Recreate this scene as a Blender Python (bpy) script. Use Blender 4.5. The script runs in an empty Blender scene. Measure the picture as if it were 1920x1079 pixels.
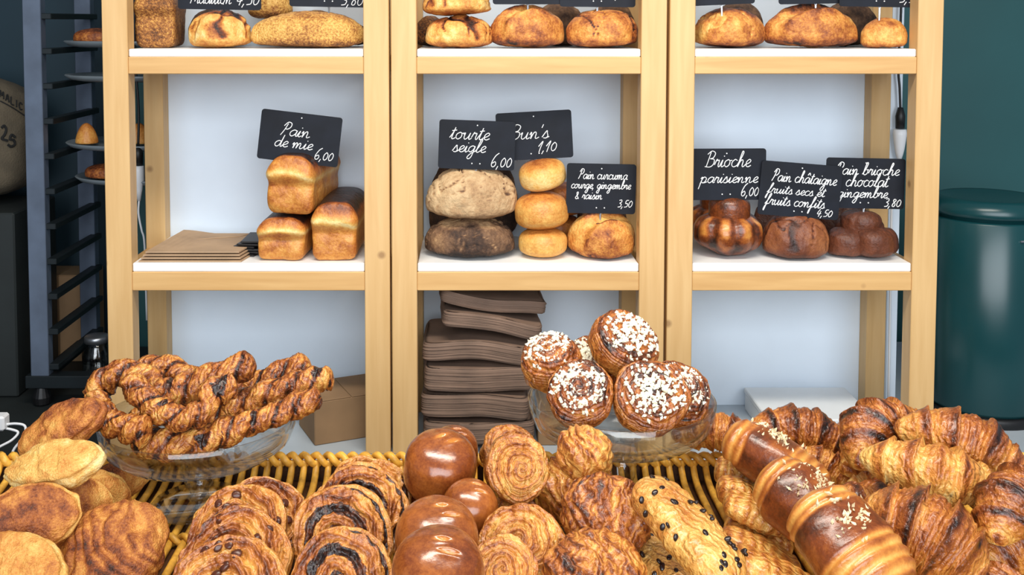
import bpy, math, random
import numpy as np
from mathutils import Vector, Matrix, Euler

C = bpy.context.scene.collection
R_ = math.radians
rnd = random.Random(7)

# ------------------------------------------------------------------ camera, world, lights, exposure
F, CX, CY, PITCH, CAMZ = 2000.0, 880.0, 155.0, R_(3.3), 1.72
cd = bpy.data.cameras.new('camera'); cam = bpy.data.objects.new('camera', cd); C.objects.link(cam)
cam.location = (0, 0, CAMZ); cam.rotation_euler = (math.pi/2 - PITCH, 0, 0)
cd.sensor_width = 36.0; cd.lens = 36.0*F/1920
cd.shift_x = (960-CX)/1920; cd.shift_y = (CY-539.5)/1920
cd.clip_start = 0.05
bpy.context.scene.camera = cam

vs = bpy.context.scene.view_settings
vs.view_transform = 'Standard'; vs.look = 'None'; vs.gamma = 1.0; vs.use_curve_mapping = False
vs.exposure = 0.0

w = bpy.data.worlds.new('world'); bpy.context.scene.world = w; w.use_nodes = True
w.node_tree.nodes['Background'].inputs[0].default_value = (0.75, 0.85, 1.0, 1)
w.node_tree.nodes['Background'].inputs[1].default_value = 0.30

def area(name, loc, target, sx, sy, power, col, spread=180):
    l = bpy.data.lights.new(name, 'AREA'); l.shape = 'RECTANGLE'; l.size = sx; l.size_y = sy
    l.energy = power; l.color = col; l.spread = R_(spread)
    o = bpy.data.objects.new(name, l); C.objects.link(o); o.location = loc
    o.rotation_euler = (Vector(target)-Vector(loc)).to_track_quat('-Z', 'Y').to_euler()
    return o
area('shop_window_daylight', (0.3, -1.3, 2.2), (0.25, 2.3, 1.25), 3.4, 2.0, 76, (0.90, 0.95, 1.0), 130)
area('ceiling_track_light', (0.15, 1.15, 2.95), (0.25, 1.75, 1.0), 1.8, 0.25, 23, (1.0, 0.93, 0.82), 120)

def P(px, py, Y):
    """world point seen at a photograph pixel, at depth Y"""
    x = (px-CX)/F; y = -(py-CY)/F
    d = Vector((x, math.cos(PITCH)+y*math.sin(PITCH), -math.sin(PITCH)+y*math.cos(PITCH)))
    return Vector((0, 0, CAMZ)) + d*(Y/d.y)
def PZ(px, py, z):
    """world point seen at a photograph pixel, at height z"""
    x = (px-CX)/F; y = -(py-CY)/F
    d = Vector((x, math.cos(PITCH)+y*math.sin(PITCH), -math.sin(PITCH)+y*math.cos(PITCH)))
    return Vector((0, 0, CAMZ)) + d*((z-CAMZ)/d.z)

# ------------------------------------------------------------------ materials
def lin(c):
    return tuple(((v/255)/12.92 if v/255 <= .04045 else ((v/255+.055)/1.055)**2.4) for v in c)+(1,)
def newmat(name):
    m = bpy.data.materials.new(name); m.use_nodes = True
    return m, m.node_tree, m.node_tree.nodes['Principled BSDF']
def N(nt, t, **kw):
    n = nt.nodes.new(t)
    for k, v in kw.items():
        if k in n.inputs: n.inputs[k].default_value = v
        else: setattr(n, k, v)
    return n
def ramp(nt, stops):
    r = nt.nodes.new('ShaderNodeValToRGB'); e = r.color_ramp.elements
    while len(e) < len(stops): e.new(0.5)
    for i, (p, c) in enumerate(stops): e[i].position = p; e[i].color = lin(c)
    return r
def plain(name, c, rough=.6, metal=0, var=.12, scale=12, bump=0, bscale=60, spec=.5):
    m, nt, b = newmat(name)
    tc = N(nt, 'ShaderNodeTexCoord'); nz = N(nt, 'ShaderNodeTexNoise', Scale=scale, Detail=4.0)
    nt.links.new(tc.outputs['Object'], nz.inputs['Vector'])
    lo = tuple(max(0, v*(1-var)) for v in c); hi = tuple(min(255, v*(1+var*.6)) for v in c)
    r = ramp(nt, [(.3, lo), (.7, hi)])
    nt.links.new(nz.outputs['Fac'], r.inputs[0]); nt.links.new(r.outputs[0], b.inputs['Base Color'])
    b.inputs['Roughness'].default_value = rough; b.inputs['Metallic'].default_value = metal
    b.inputs['Specular IOR Level'].default_value = spec
    if bump:
        n2 = N(nt, 'ShaderNodeTexNoise', Scale=bscale, Detail=3.0); nt.links.new(tc.outputs['Object'], n2.inputs['Vector'])
        bp = N(nt, 'ShaderNodeBump', Strength=bump, Distance=.004)
        nt.links.new(n2.outputs['Fac'], bp.inputs['Height']); nt.links.new(bp.outputs[0], b.inputs['Normal'])
    return m
def wood(name, c1, c2, axis):
    m, nt, b = newmat(name)
    tc = N(nt, 'ShaderNodeTexCoord'); mp = N(nt, 'ShaderNodeMapping')
    mp.inputs['Scale'].default_value = (1.6, 22, 22) if axis == 'X' else (22, 1.6, 22) if axis == 'Y' else (22, 22, 1.6)
    nz = N(nt, 'ShaderNodeTexNoise', Scale=3.0, Detail=5.0, Distortion=.4)
    nt.links.new(tc.outputs['Object'], mp.inputs[0]); nt.links.new(mp.outputs[0], nz.inputs['Vector'])
    r = ramp(nt, [(.25, c1), (.75, c2)])
    nt.links.new(nz.outputs['Fac'], r.inputs[0])
    vo = N(nt, 'ShaderNodeTexVoronoi', Scale=7.0); vo.feature = 'F1'          # sparse little knots
    nt.links.new(tc.outputs['Object'], vo.inputs['Vector'])
    k = ramp(nt, [(0.03, (120, 75, 35)), (.075, (255, 255, 255))]); nt.links.new(vo.outputs['Distance'], k.inputs[0])
    mx = N(nt, 'ShaderNodeMix', data_type='RGBA', blend_type='MULTIPLY'); mx.inputs[0].default_value = .55
    nt.links.new(r.outputs[0], mx.inputs[6]); nt.links.new(k.outputs[0], mx.inputs[7])
    nt.links.new(mx.outputs[2], b.inputs['Base Color']); b.inputs['Roughness'].default_value = .5
    return m
CR = [(0, (242, 214, 146)), (.22, (230, 178, 94)), (.45, (204, 134, 60)), (.62, (166, 94, 40)), (.76, (122, 60, 26)), (.88, (80, 40, 20)), (1, (34, 21, 18))]
def crust(name, stops=CR, rough=.45, nscale=55, namp=.28, bump=.5, bscale=140, coat=0, spec=.5, flakes=0, wscale=30):
    m, nt, b = newmat(name)
    at = N(nt, 'ShaderNodeAttribute', attribute_name='bake')
    tc = N(nt, 'ShaderNodeTexCoord')
    nz = N(nt, 'ShaderNodeTexNoise', Scale=nscale, Detail=6.0, Roughness=.65); nt.links.new(tc.outputs['Object'], nz.inputs['Vector'])
    ma = N(nt, 'ShaderNodeMath', operation='MULTIPLY_ADD'); ma.inputs[1].default_value = namp*2; ma.inputs[2].default_value = -namp
    nt.links.new(nz.outputs['Fac'], ma.inputs[0])
    n3 = N(nt, 'ShaderNodeTexNoise', Scale=nscale*4.5, Detail=4.0, Roughness=.7); nt.links.new(tc.outputs['Object'], n3.inputs['Vector'])
    mb_ = N(nt, 'ShaderNodeMath', operation='MULTIPLY_ADD'); mb_.inputs[1].default_value = namp*1.5; mb_.inputs[2].default_value = -namp*.75
    nt.links.new(n3.outputs['Fac'], mb_.inputs[0])
    a2 = N(nt, 'ShaderNodeMath', operation='ADD'); nt.links.new(ma.outputs[0], a2.inputs[0]); nt.links.new(mb_.outputs[0], a2.inputs[1])
    ad = N(nt, 'ShaderNodeMath', operation='ADD', use_clamp=True)
    if flakes:                      # fine torn layers of laminated dough
        wv = N(nt, 'ShaderNodeTexWave', Scale=wscale, Distortion=14.0, Detail=4.0); wv.inputs['Detail Scale'].default_value = 1.6
        nt.links.new(tc.outputs['Object'], wv.inputs['Vector'])
        mw = N(nt, 'ShaderNodeMath', operation='MULTIPLY_ADD'); mw.inputs[1].default_value = -flakes*2; mw.inputs[2].default_value = flakes
        nt.links.new(wv.outputs['Fac'], mw.inputs[0])
        a3 = N(nt, 'ShaderNodeMath', operation='ADD'); nt.links.new(a2.outputs[0], a3.inputs[0]); nt.links.new(mw.outputs[0], a3.inputs[1]); a2 = a3
    nt.links.new(a2.outputs[0], ad.inputs[0]); nt.links.new(at.outputs['Fac'], ad.inputs[1])
    r = ramp(nt, stops); nt.links.new(ad.outputs[0], r.inputs[0]); nt.links.new(r.outputs[0], b.inputs['Base Color'])
    n2 = N(nt, 'ShaderNodeTexNoise', Scale=bscale, Detail=5.0); nt.links.new(tc.outputs['Object'], n2.inputs['Vector'])
    bp = N(nt, 'ShaderNodeBump', Strength=bump, Distance=.0035)
    hs = n2.outputs['Fac']
    if flakes:
        mh = N(nt, 'ShaderNodeMath', operation='ADD'); nt.links.new(n2.outputs['Fac'], mh.inputs[0]); nt.links.new(wv.outputs['Fac'], mh.inputs[1]); hs = mh.outputs[0]
    nt.links.new(hs, bp.inputs['Height']); nt.links.new(bp.outputs[0], b.inputs['Normal'])
    b.inputs['Roughness'].default_value = rough; b.inputs['Coat Weight'].default_value = coat
    b.inputs['Coat Roughness'].default_value = .18; b.inputs['Specular IOR Level'].default_value = spec
    return m
M = {}
M['wood_v'] = wood('pale_beech_upright', (206, 164, 106), (220, 182, 126), 'Z')
M['wood_h'] = wood('pale_beech_rail', (200, 154, 94), (218, 176, 116), 'X')
M['wood_d'] = wood('pale_beech_side_rail', (200, 154, 94), (218, 176, 116), 'Y')
M['counter'] = wood('dark_counter_wood', (70, 42, 24), (96, 60, 34), 'X')
M['white'] = plain('white_shelf_board', (244, 244, 242), .45, var=.03)
M['panel'] = plain('white_back_panel', (224, 236, 248), .5, var=.03, scale=4)
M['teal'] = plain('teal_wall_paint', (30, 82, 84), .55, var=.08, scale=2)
M['teal_shaded'] = plain('shaded_teal_paint', (16, 46, 58), .6, var=.1, scale=2)  # wall teal made darker: the left corner's shade is put into this colour
M['bin'] = plain('dark_teal_enamel', (16, 62, 66), .28, var=.06, scale=4)
M['black'] = plain('black_plastic', (20, 20, 22), .45)
M['slate'] = plain('black_chalkboard', (22, 26, 35), .6, var=.3, scale=14, spec=.25)
M['chalk'] = plain('white_chalk_ink', (238, 240, 240), .8, var=.05, scale=300)
M['steel'] = plain('brushed_steel', (178, 182, 188), .35, .9, var=.06)
M['galv'] = plain('dull_blue_grey_metal', (92, 104, 122), .5, .3, var=.12)
M['runner'] = plain('dark_runner_metal', (28, 36, 40), .5, .4)
M['worktop'] = plain('pale_grey_worktop', (176, 186, 194), .4, var=.06, scale=5)
M['kraft'] = plain('kraft_paper', (178, 148, 116), .75, var=.12, scale=9, bump=.15, bscale=40)
M['kraft_d'] = plain('dark_kraft_paper', (122, 98, 82), .8, var=.16, scale=10, bump=.3, bscale=30)
M['card'] = plain('brown_cardboard', (150, 118, 84), .8, var=.1, scale=8)
M['carton'] = plain('white_carton', (226, 230, 232), .55, var=.03)
M['cane'] = plain('golden_cane', (236, 172, 68), .42, var=.22, scale=60, bump=.2, bscale=200)
M['cane_d'] = plain('shaded_gap_brown', (74, 45, 22), .5, var=.25, scale=60, bump=.2, bscale=200)  # dark brown standing in for the shade between the tray's spokes
M['sack'] = plain('jute_sack', (92, 82, 66), .9, var=.15, scale=20, bump=.4, bscale=220)  # beige jute darkened: the corner's shade is put into its colour
M['ink'] = plain('black_sack_print', (24, 24, 24), .9)
M['cabinet'] = plain('dark_cabinet', (28, 34, 34), .6)
M['floor'] = plain('grey_floor_tile', (96, 92, 88), .5, scale=3)
M['plug'] = plain('white_plug_plastic', (235, 236, 238), .35, var=.02)
M['pearl'] = plain('pearl_sugar', (250, 240, 215), .45, var=.1, scale=200)
M['nut'] = plain('chopped_nut', (238, 214, 170), .5, var=.15, scale=150)
M['raisin'] = plain('raisin_skin', (84, 42, 26), .3, var=.3, scale=120)
M['choc'] = plain('dark_chocolate', (38, 22, 18), .25, var=.3, scale=120)
M['seed'] = plain('toasted_seed', (206, 158, 92), .6, var=.25, scale=200)
M['trayplate'] = plain('pale_tray_rim', (128, 138, 144), .4, .2)
m, nt, b = newmat('clear_glass'); M['glass'] = m               # thin clear glass: see-through, mirror-like at grazing angles
nt.nodes.remove(b)
tr = N(nt, 'ShaderNodeBsdfTransparent'); tr.inputs[0].default_value = (.93, .94, .935, 1)
gl = N(nt, 'ShaderNodeBsdfGlossy', Roughness=.03); lw = N(nt, 'ShaderNodeLayerWeight', Blend=.5); mx = N(nt, 'ShaderNodeMixShader')
pw = N(nt, 'ShaderNodeMath', operation='POWER'); pw.inputs[1].default_value = 3.0; nt.links.new(lw.outputs['Facing'], pw.inputs[0])
fr = N(nt, 'ShaderNodeMath', operation='MULTIPLY_ADD'); fr.inputs[1].default_value = .8; fr.inputs[2].default_value = .07; nt.links.new(pw.outputs[0], fr.inputs[0])
nt.links.new(fr.outputs[0], mx.inputs[0]); nt.links.new(tr.outputs[0], mx.inputs[1]); nt.links.new(gl.outputs[0], mx.inputs[2])
nt.links.new(mx.outputs[0], nt.nodes['Material Output'].inputs[0])

M['crust'] = crust('golden_crust')
M['flaky'] = crust('flaky_crust', rough=.28, nscale=48, namp=.22, bump=.6, bscale=190, coat=.35, flakes=.045, wscale=24)
M['torn'] = crust('torn_flaky_crust', rough=.34, nscale=48, namp=.22, bump=.6, bscale=190, coat=.25, flakes=.10, wscale=26)
M['glazed_roll'] = crust('glazed_roll_crust', rough=.3, nscale=48, namp=.16, bump=.35, bscale=150, coat=.3)
M['glaze'] = crust('egg_glazed_crust', rough=.22, nscale=60, namp=.16, bump=.14, bscale=110, coat=.5)
M['glaze_r'] = crust('rough_glazed_crust', rough=.34, nscale=50, namp=.22, bump=.4, bscale=120, coat=.25)
M['sugar'] = crust('sugared_crust', rough=.5, nscale=70, namp=.34, bump=.8, bscale=420)
M['loaf'] = crust('rustic_crust', rough=.6, nscale=42, namp=.42, bump=.9, bscale=140)
RYE = [(0, (206, 176, 134)), (.3, (176, 140, 100)), (.55, (122, 90, 64)), (.8, (72, 50, 36)), (1, (36, 26, 22))]
M['rye'] = crust('floured_rye_crust', RYE, rough=.8, nscale=36, namp=.36, bump=1.0, bscale=110)
SEED = [(0, (246, 208, 130)), (.35, (222, 168, 84)), (.6, (160, 100, 44)), (.85, (84, 48, 24)), (1, (40, 24, 16))]
M['seeded'] = crust('seeded_crust', SEED, rough=.6, nscale=210, namp=.62, bump=1.0, bscale=260)
CHOCB = [(0, (170, 106, 60)), (.4, (116, 62, 36)), (.7, (76, 40, 26)), (1, (34, 20, 16))]
M['chocbread'] = crust('chocolate_dough_crust', CHOCB, rough=.5, nscale=50, namp=.25, bump=.6, bscale=150)

# ------------------------------------------------------------------ helpers
def tag(o, label=None, cat=None, group=None, kind=None):
    if label: o['label'] = label
    if cat: o['category'] = cat
    if group: o['group'] = group
    if kind: o['kind'] = kind
    return o
def link(name, me, mat, parent=None, smooth=False):
    o = bpy.data.objects.new(name, me); C.objects.link(o)
    if mat is not None: me.materials.append(mat)
    if parent is not None: o.parent = parent
    if smooth: me.polygons.foreach_set('use_smooth', [True]*len(me.polygons)); me.update()
    return o
def empty(name, loc=(0, 0, 0), rot=(0, 0, 0)):
    o = bpy.data.objects.new(name, None); C.objects.link(o); o.empty_display_size = .02
    o.location = loc; o.rotation_euler = [R_(a) for a in rot]
    return o
class MB:
    """collects boxes, tubes and lathes into one mesh"""
    def __init__(s): s.v = []; s.f = []
    def add(s, vs, fs):
        k = len(s.v); s.v += [tuple(x) for x in vs]; s.f += [tuple(i+k for i in f) for f in fs]; return s
    def box(s, lo, hi, bev=.0015, mat=None):
        (x0, y0, z0), (x1, y1, z1) = lo, hi
        b = min(bev, (x1-x0)*.3, (y1-y0)*.3, (z1-z0)*.3)
        vs = []
        for sx in (0, 1):
            for sy in (0, 1):
                for sz in (0, 1):
                    c = [(x0, x1)[sx], (y0, y1)[sy], (z0, z1)[sz]]; i = [b*(1-2*sx), b*(1-2*sy), b*(1-2*sz)]
                    for ax in range(3):
                        p = [c[k]+i[k] for k in range(3)]; p[ax] = c[ax]; vs.append(p)
        def id(sx, sy, sz, ax): return (sx*4+sy*2+sz)*3+ax
        fs = []
        for ax in range(3):
            for sd in (0, 1):
                o = [k for k in range(3) if k != ax]; q = []
                for (a, c) in ((0, 0), (1, 0), (1, 1), (0, 1)):
                    t = [0, 0, 0]; t[ax] = sd; t[o[0]] = a; t[o[1]] = c; q.append(id(*t, ax))
                flip = (sd == 0) ^ (ax == 1)
                fs.append(tuple(reversed(q)) if flip else tuple(q))
        for ax in range(3):               # edge strips
            o = [k for k in range(3) if k != ax]
            for a in (0, 1):
                for c in (0, 1):
                    q = []
                    for (t0, nn) in ((0, o[0]), (1, o[0]), (1, o[1]), (0, o[1])):
                        t = [0, 0, 0]; t[ax] = t0; t[o[0]] = a; t[o[1]] = c; q.append(id(*t, nn))
                    fs.append(tuple(q))
        for sx in (0, 1):
            for sy in (0, 1):
                for sz in (0, 1): fs.append(tuple(id(sx, sy, sz, k) for k in range(3)))
        if mat is not None: vs = [mat @ Vector(p) for p in vs]
        return s.add(vs, fs)
    def tube(s, pts, r, n=8, cap=True):
        pts = [Vector(p) for p in pts]; vs = []; fs = []
        rr = r if isinstance(r, (list, tuple)) else [r]*len(pts)
        up = None
        for i, p in enumerate(pts):
            d = (pts[min(i+1, len(pts)-1)]-pts[max(i-1, 0)]).normalized()
            if up is None: up = d.orthogonal().normalized()
            up = (up-d*up.dot(d)).normalized(); sd = d.cross(up)
            for k in range(n):
                a = 2*math.pi*k/n; vs.append(p+(up*math.cos(a)+sd*math.sin(a))*rr[i])
        for i in range(len(pts)-1):
            for k in range(n):
                fs.append((i*n+k, i*n+(k+1) % n, (i+1)*n+(k+1) % n, (i+1)*n+k))
        if cap: fs.append(tuple(range(n-1, -1, -1))); fs.append(tuple((len(pts)-1)*n+k for k in range(n)))
        return s.add(vs, fs)
    def lathe(s, prof, n=48, centre=(0, 0)):
        vs = []; fs = []
        for (r, z) in prof:
            for k in range(n):
                a = 2*math.pi*k/n; vs.append((centre[0]+r*math.cos(a), centre[1]+r*math.sin(a), z))
        L = len(prof)
        for i in range(L-1):
            for k in range(n): fs.append((i*n+k, i*n+(k+1) % n, (i+1)*n+(k+1) % n, (i+1)*n+k))
        if prof[0][0] > 1e-6: fs.append(tuple(range(n-1, -1, -1)))
        if prof[-1][0] > 1e-6: fs.append(tuple((L-1)*n+k for k in range(n)))
        return s.add(vs, fs)
    def build(s, name, mat, parent=None, smooth=False):
        me = bpy.data.meshes.new(name); me.from_pydata(s.v, [], s.f); me.validate(); me.update()
        import bmesh
        bm = bmesh.new(); bm.from_mesh(me); bmesh.ops.remove_doubles(bm, verts=bm.verts, dist=1e-6)
        bmesh.ops.recalc_face_normals(bm, faces=bm.faces); bm.to_mesh(me); bm.free()
        return link(name, me, mat, parent, smooth)
def catmull(pts, sub=6, dim=3):
    pts = [np.array(p, float) for p in pts]
    if len(pts) < 3:
        return [tuple(pts[0]+(pts[-1]-pts[0])*t/sub) for t in range(sub+1)]
    q = [2*pts[0]-pts[1]]+pts+[2*pts[-1]-pts[-2]]; out = []
    for i in range(1, len(q)-2):
        for k in range(sub):
            t = k/sub; a, b_, c, d = q[i-1:i+3]
            out.append(tuple(.5*((2*b_)+(-a+c)*t+(2*a-5*b_+4*c-d)*t*t+(-a+3*b_-3*c+d)*t**3)))
    out.append(tuple(pts[-1])); return out
def dup(o, label=None, group=None):
    c = o.copy(); C.objects.link(c)
    if label: c['label'] = label
    if group: c['group'] = group
    for ch in list(o.children):
        d = ch.copy(); C.objects.link(d); d.parent = c; d.matrix_parent_inverse = ch.matrix_parent_inverse
        for g in list(ch.children):
            e = g.copy(); C.objects.link(e); e.parent = d; e.matrix_parent_inverse = g.matrix_parent_inverse
    return c

# value noise
def _h(i, j, k, s):
    n = (i*374761393+j*668265263+k*2147483647+s*1274126177) & 0xffffffff
    n = ((n ^ (n >> 13))*1274126177) & 0xffffffff
    return ((n ^ (n >> 16)) & 0xffff)/65535.0
def vnoise(p, sc, seed=0):
    q = np.asarray(p)*sc+1000.0; i = np.floor(q).astype(np.int64); f = q-i; f = f*f*(3-2*f); o = 0
    for a in (0, 1):
        for b_ in (0, 1):
            for c in (0, 1):
                wgt = (f[..., 0] if a else 1-f[..., 0])*(f[..., 1] if b_ else 1-f[..., 1])*(f[..., 2] if c else 1-f[..., 2])
                o = o+wgt*_h(i[..., 0]+a, i[..., 1]+b_, i[..., 2]+c, seed)
    return o*2-1
def fbm(p, sc, seed=0, octv=3):
    o = 0; a = 1.0
    for k in range(octv): o = o+a*vnoise(p, sc*2**k, seed+k*17); a *= .5
    return o/1.75
def frac(x): return x-np.floor(x)
def sstep(a, b_, x): t = np.clip((x-a)/(b_-a), 0, 1); return t*t*(3-2*t)
def normals(G):
    du = np.gradient(G, axis=0); dv = np.roll(G, -1, 1)-np.roll(G, 1, 1)
    n = np.cross(du, dv); l = np.linalg.norm(n, axis=2, keepdims=True); return n/np.maximum(l, 1e-12)
def ring_mesh(name, G, bake, mat, parent=None, p0=None, p1=None):
    """closed surface from rings G (n, m, 3), a pole at either end"""
    n, m_, _ = G.shape
    p0 = G[0].mean(0) if p0 is None else p0; p1 = G[-1].mean(0) if p1 is None else p1
    V = np.concatenate([G.reshape(-1, 3), [p0, p1]])
    B = np.concatenate([bake.reshape(-1), [bake[0].mean(), bake[-1].mean()]])
    i = np.arange(n-1)[:, None]*m_; k = np.arange(m_)[None, :]; k2 = (k+1) % m_
    Q = np.stack([i+k, i+k2, i+m_+k2, i+m_+k], -1).reshape(-1, 4)
    # outward test
    c = V.mean(0); q = V[Q]; nn = np.cross(q[:, 1]-q[:, 0], q[:, 3]-q[:, 0])
    flip = ((q.mean(1)-c)*nn).sum() < 0
    fs = Q.tolist(); a = n*m_; kk = np.arange(m_)
    fs += [(a, int((x+1) % m_), int(x)) for x in kk]; b0 = (n-1)*m_
    fs += [(a+1, int(b0+x), int(b0+(x+1) % m_)) for x in kk]
    if flip: fs = [tuple(reversed(f)) for f in fs]
    me = bpy.data.meshes.new(name); me.from_pydata(V.tolist(), [], fs); me.update()
    at = me.attributes.new('bake', 'FLOAT', 'POINT'); at.data.foreach_set('value', np.clip(B, 0, 1).astype(np.float32))
    return link(name, me, mat, parent, True)
def bmesh_bits(name, centres, nrm, size, mat, parent, seed=0, stretch=(1, 1, .7)):
    """many tiny irregular grains as one uncountable part"""
    r = random.Random(seed); vs = []; fs = []
    base = [(1, 0, 0), (-1, 0, 0), (0, 1, 0), (0, -1, 0), (0, 0, 1), (0, 0, -1)]
    tri = [(0, 2, 4), (2, 1, 4), (1, 3, 4), (3, 0, 4), (2, 0, 5), (1, 2, 5), (3, 1, 5), (0, 3, 5)]
    for c in centres:
        e = Euler((r.random()*6, r.random()*6, r.random()*6)).to_matrix(); k = len(vs); s = size*r.uniform(.6, 1.35)
        for b_ in base:
            p = e @ Vector((b_[0]*stretch[0], b_[1]*stretch[1], b_[2]*stretch[2]))*s*r.uniform(.8, 1.2); vs.append((c[0]+p.x, c[1]+p.y, c[2]+p.z))
        fs += [tuple(i+k for i in t) for t in tri]
    me = bpy.data.meshes.new(name); me.from_pydata(vs, [], fs); me.update()
    return tag(link(name, me, mat, parent, False), kind='stuff')
# ------------------------------------------------------------------ baked shapes
def puck(name, R, Ht, Hb, mat, q=.7, qb=.45, ex=1., ey=1., nr=40, nb=14, nt=104, outline=None, disp=None, bake=None,
         noise=.0, nsc=30, seed=0, parent=None, p=1.0):
    at = np.linspace(.03, math.pi/2, nr); ab = np.linspace(math.pi/2, .05, nb+1)[1:]
    a = np.concatenate([at, ab])[:, None]; side = np.concatenate([np.ones(nr), -np.ones(nb)])[:, None]
    th = np.linspace(0, 2*math.pi, nt, endpoint=False)[None, :]
    rho = np.sin(a)**p*np.ones_like(th); th = th+0*a; side = side+0*th
    rr = R*rho*(outline(th) if outline else 1)
    ca = np.cos(a)+0*th
    z = np.where(side > 0, Ht*np.maximum(ca, 0)**q, -Hb*np.maximum(ca, 0)**qb)
    G = np.stack([rr*np.cos(th)*ex, rr*np.sin(th)*ey, z], -1)
    Nn = normals(G); ctr = G.mean((0, 1))
    if ((G-ctr)*Nn).sum() < 0: Nn = -Nn
    d = np.zeros_like(rho)
    if noise: d = d+noise*fbm(G+seed*.37, nsc, seed)
    if disp: d = d+disp(rho, th, side, G)
    G = G+Nn*d[..., None]
    B = bake(rho, th, side, G) if bake else np.full_like(rho, .5)
    B = B+.10*fbm(G+seed*.11, 22, seed+5)
    return ring_mesh(name, G, B, mat, parent)
def path_frames(pts):
    pts = np.array(pts, float); T = np.gradient(pts, axis=0); T /= np.linalg.norm(T, axis=1, keepdims=True)
    U = np.zeros_like(T); u = np.array([0, 0, 1.]); u = u-T[0]*u.dot(T[0])
    if np.linalg.norm(u) < .1: u = np.array([1., 0, 0])-T[0]*T[0][0]
    for i in range(len(pts)):
        u = u-T[i]*u.dot(T[i]); u /= np.linalg.norm(u); U[i] = u
    return pts, T, U, np.cross(T, U)
def sweep(name, pts, rho, mat, bake, parent=None, nphi=40, squash=1.):
    """rho(t, phi) radius; pts a dense path"""
    pts, T, U, V = path_frames(pts); n = len(pts)
    t = np.linspace(0, 1, n)[:, None]; ph = np.linspace(0, 2*math.pi, nphi, endpoint=False)[None, :]
    t = t+0*ph; ph = ph+0*t; r = rho(t, ph)
    G = pts[:, None, :]+U[:, None, :]*(r*np.sin(ph))[..., None]*squash+V[:, None, :]*(r*np.cos(ph))[..., None]
    return ring_mesh(name, G, bake(t, ph, G), mat, parent)

def croissant(L=.17, R=.034, bend=.03, k=2.7, seed=0, bake0=.5, name='croissant', mat=None, fat=.62):
    n = 190; u = np.linspace(-1, 1, n); r_ = random.Random(seed)
    pts = np.stack([u*L/2, -bend*(u*u), .006*np.cos(u*3)], -1)
    tw = r_.uniform(.10, .2)*r_.choice((-1, 1)); off = r_.uniform(.35, .6); sk = r_.uniform(-.06, .06)
    def sfr(t, ph):
        x = np.abs(2*t-1+sk*np.cos(ph)); wob = .09*vnoise(np.stack([t*5+seed, np.cos(ph), np.sin(ph)], -1), 1.2, seed+2)
        return k*x**.9+tw*np.sin(ph+.7)+off+wob
    def rho(t, ph):
        x = np.abs(2*t-1)
        base = R*(np.maximum(1-x**2.1, 0)**fat*.93+.07)*np.where(x > .985, np.sqrt(np.maximum(1-((x-.985)/.015)**2, .02)), 1)
        f = frac(sfr(t, ph))
        step = .26*(1-f)**1.2-.09+.04*np.exp(-((f-.05)/.05)**2)
        lay = .020*np.sin(f*2*math.pi*5+2*np.sin(ph))*sstep(.2, .8, f)
        pp = np.stack([t*9, np.cos(ph), np.sin(ph)], -1)
        lump = .08*vnoise(pp, 1.1, seed)+.04*vnoise(pp, 4., seed+9)+.018*vnoise(pp*[1, 3, 3], 7., seed+4)
        r = base*(1+step*np.minimum(1, 1.35-x)+lay+lump)
        return r*np.where(np.sin(ph) < -.55, .80/np.maximum(-np.sin(ph)+.25, .8), 1)
    def bake(t, ph, G):
        f = frac(sfr(t, ph)); x = np.abs(2*t-1); pp = np.stack([t*9, np.cos(ph)*2, np.sin(ph)*2], -1)
        b = bake0-.04+.25*np.exp(-((f-.20)/.14)**2)*(1+.8*vnoise(pp, 1.3, seed+31))-.13*sstep(.5, .95, f)-.20*x**2.6
        b = b+.05*np.sin(f*2*math.pi*5+2*np.sin(ph))*sstep(.2, .8, f)
        b = b+.12*sstep(-.1, .7, np.sin(ph))-.20*sstep(.0, -.7, np.sin(ph))
        return b+.11*fbm(G, 26, seed+3)+.07*vnoise(G, 110, seed+8)
    return sweep(name, pts, rho, mat or M['flaky'], bake, nphi=64, squash=.92)

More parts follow.
